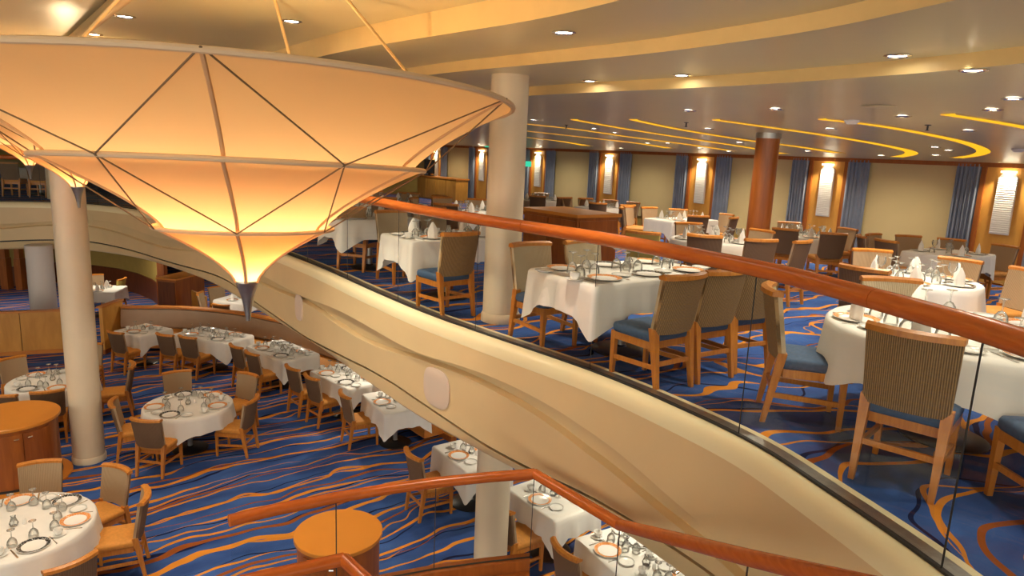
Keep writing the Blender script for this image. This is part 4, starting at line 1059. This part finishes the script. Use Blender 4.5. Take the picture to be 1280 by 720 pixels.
set_round(upt['B'], angs + [radians(-94), radians(-40), radians(20)], 'tall')
uchair(576, 290, 'C', AV + 4, **BLUE); uchair(489, 263, 'C', AVN, **BLUE); uchair(438, 258, 'L', 75, **BLUE); uchair(540, 259, 'C', AVN, **BLUE)
set_rect(upt['A'], 3, 'full'); set_rect(upt['C'], 2, 'tall')
def ring_of(key, pts, clamp=True): return [uchair(*q, key, clamp=clamp) for q in pts]
a = ring_of('D', [(867, 300), (961, 300), (988, 299), (950, 288), (862, 279)]); set_round(upt['D'], [radians(60*k + 10) for k in range(6)], 'far')
for q in ((873, 269), (894, 269), (910, 268), (796, 257), (813, 257), (846, 262), (863, 262)): uchair(*q, 'E', clamp=True)
uchair(804, 288, 'E', 60, kit=CH_YEL, what='yellow upholstered chair')
a = ring_of('F', [(1046, 291), (1060, 286), (1016, 312), (971, 274)]); set_round(upt['F'], [radians(60*k + 20) for k in range(6)], 'far')
a = ring_of('G', [(1118, 330), (1088, 312), (1212, 324), (1268, 347), (1247, 319)]); set_round(upt['G'], [radians(60*k) for k in range(6)], 'far')
for q in ((1094, 298), (1085, 286), (1112, 299), (1151, 294), (1274, 308), (1165, 290)): uchair(*q, 'H', clamp=True)
for q in ((721, 246), (741, 250), (739, 256), (764, 257), (766, 250), (795, 252)): uchair(*q, 'I', clamp=True)
for q in ((550, 249), (585, 253), (603, 239), (563, 238)): uchair(*q, 'J', clamp=True)
for q in ((525, 240), (502, 234), (548, 237), (480, 246)): uchair(*q, 'K', clamp=True)
for q in ((668, 246), (682, 248), (693, 246), (701, 248), (677, 242)): uchair(*q, 'M', clamp=True)
for key in 'EHIJKLM': set_rect(upt[key], 2, 'far')
for key in 'NO':
    T = upt[key]
    for dx, dy in ((-.3, -.72), (.35, -.72), (0, .75)):
        c, s_ = cos(T['rot']), sin(T['rot']); x, y = T['x'] + dx*c - dy*s_, T['y'] + dx*s_ + dy*c
        chair(CH_FAR, x, y, 0, T['rot'] + (pi/2 if dy < 0 else -pi/2), 'brown-backed chair, ' + side_name(x - T['x'], y - T['y'], 1) + ', table ' + T['phrase'], 'chairs of the upper deck')

# ---- honey wood host counter
A = onup(722, 268, 1.02); zf = zfloor(A.x, A.y) - .03
hc = thing('host_counter', 'honey wood counter with bright top standing behind the cream column', 'counter', (A.x, A.y, zf), ROTU)
b = MB(); b.box(0, .80, 0, 1.22, 0, 1.0); b.build('body', CABINET, hc)
b = MB(); b.box(-.04, .84, -.04, 1.26, 1.0, 1.045); b.build('top', ORANGE_TOP, hc)
for k in range(2):
    b = MB(); b.box(-.02, 0, .03 + k*.60, .60 + k*.60, .08, .95); dr = b.build('door', CABINET, hc)
    b = MB(); b.box(-.045, -.02, (.50 if k == 0 else .66), (.58 if k == 0 else .74), .76, .80); b.build('handle', STEEL, dr)
b = MB(); b.box(.04, .76, -.015, 0, .08, .95); b.build('side_panel', CABINET, hc)
# ---- console by the far windows with a dark screen
tc_ = tw(568); p = wallpt(tc_, .55); zf = zfloor(p.x, p.y)
co = thing('wall_console', 'long honey wood console along the far windows', 'console', (p.x, p.y, zf), WROT)
b = MB(); b.box(-1.9, 1.5, -.3, .3, 0, .98); b.build('body', HONEY, co); b = MB(); b.box(-1.95, 1.55, -.34, .34, .98, 1.04); b.build('top', HONEY_EDGE, co)
for k in range(4): b = MB(); b.box(-1.86 + k*.85, -1.05 + k*.85, -.32, -.3, .08, .93); b.build('door', HONEY, co)
q = wallpt(tw(549), .55)
scn = thing('computer_screen', 'black computer screen standing on the long wooden console', 'screen', (q.x, q.y, zf + 1.04), WROT)
b = MB(); b.box(-.42, .42, -.04, .04, .10, .72); b.build('panel', BLACK, scn); b = MB(); b.box(-.25, .25, -.14, .14, 0, .03); b.box(-.05, .05, -.03, .03, .03, .12); b.build('stand', BLACK, scn)
b = MB(); b.box(-.38, .38, -.046, -.04, .14, .68); b.build('display', mat('display', (.06, .07, .09), .15), scn)
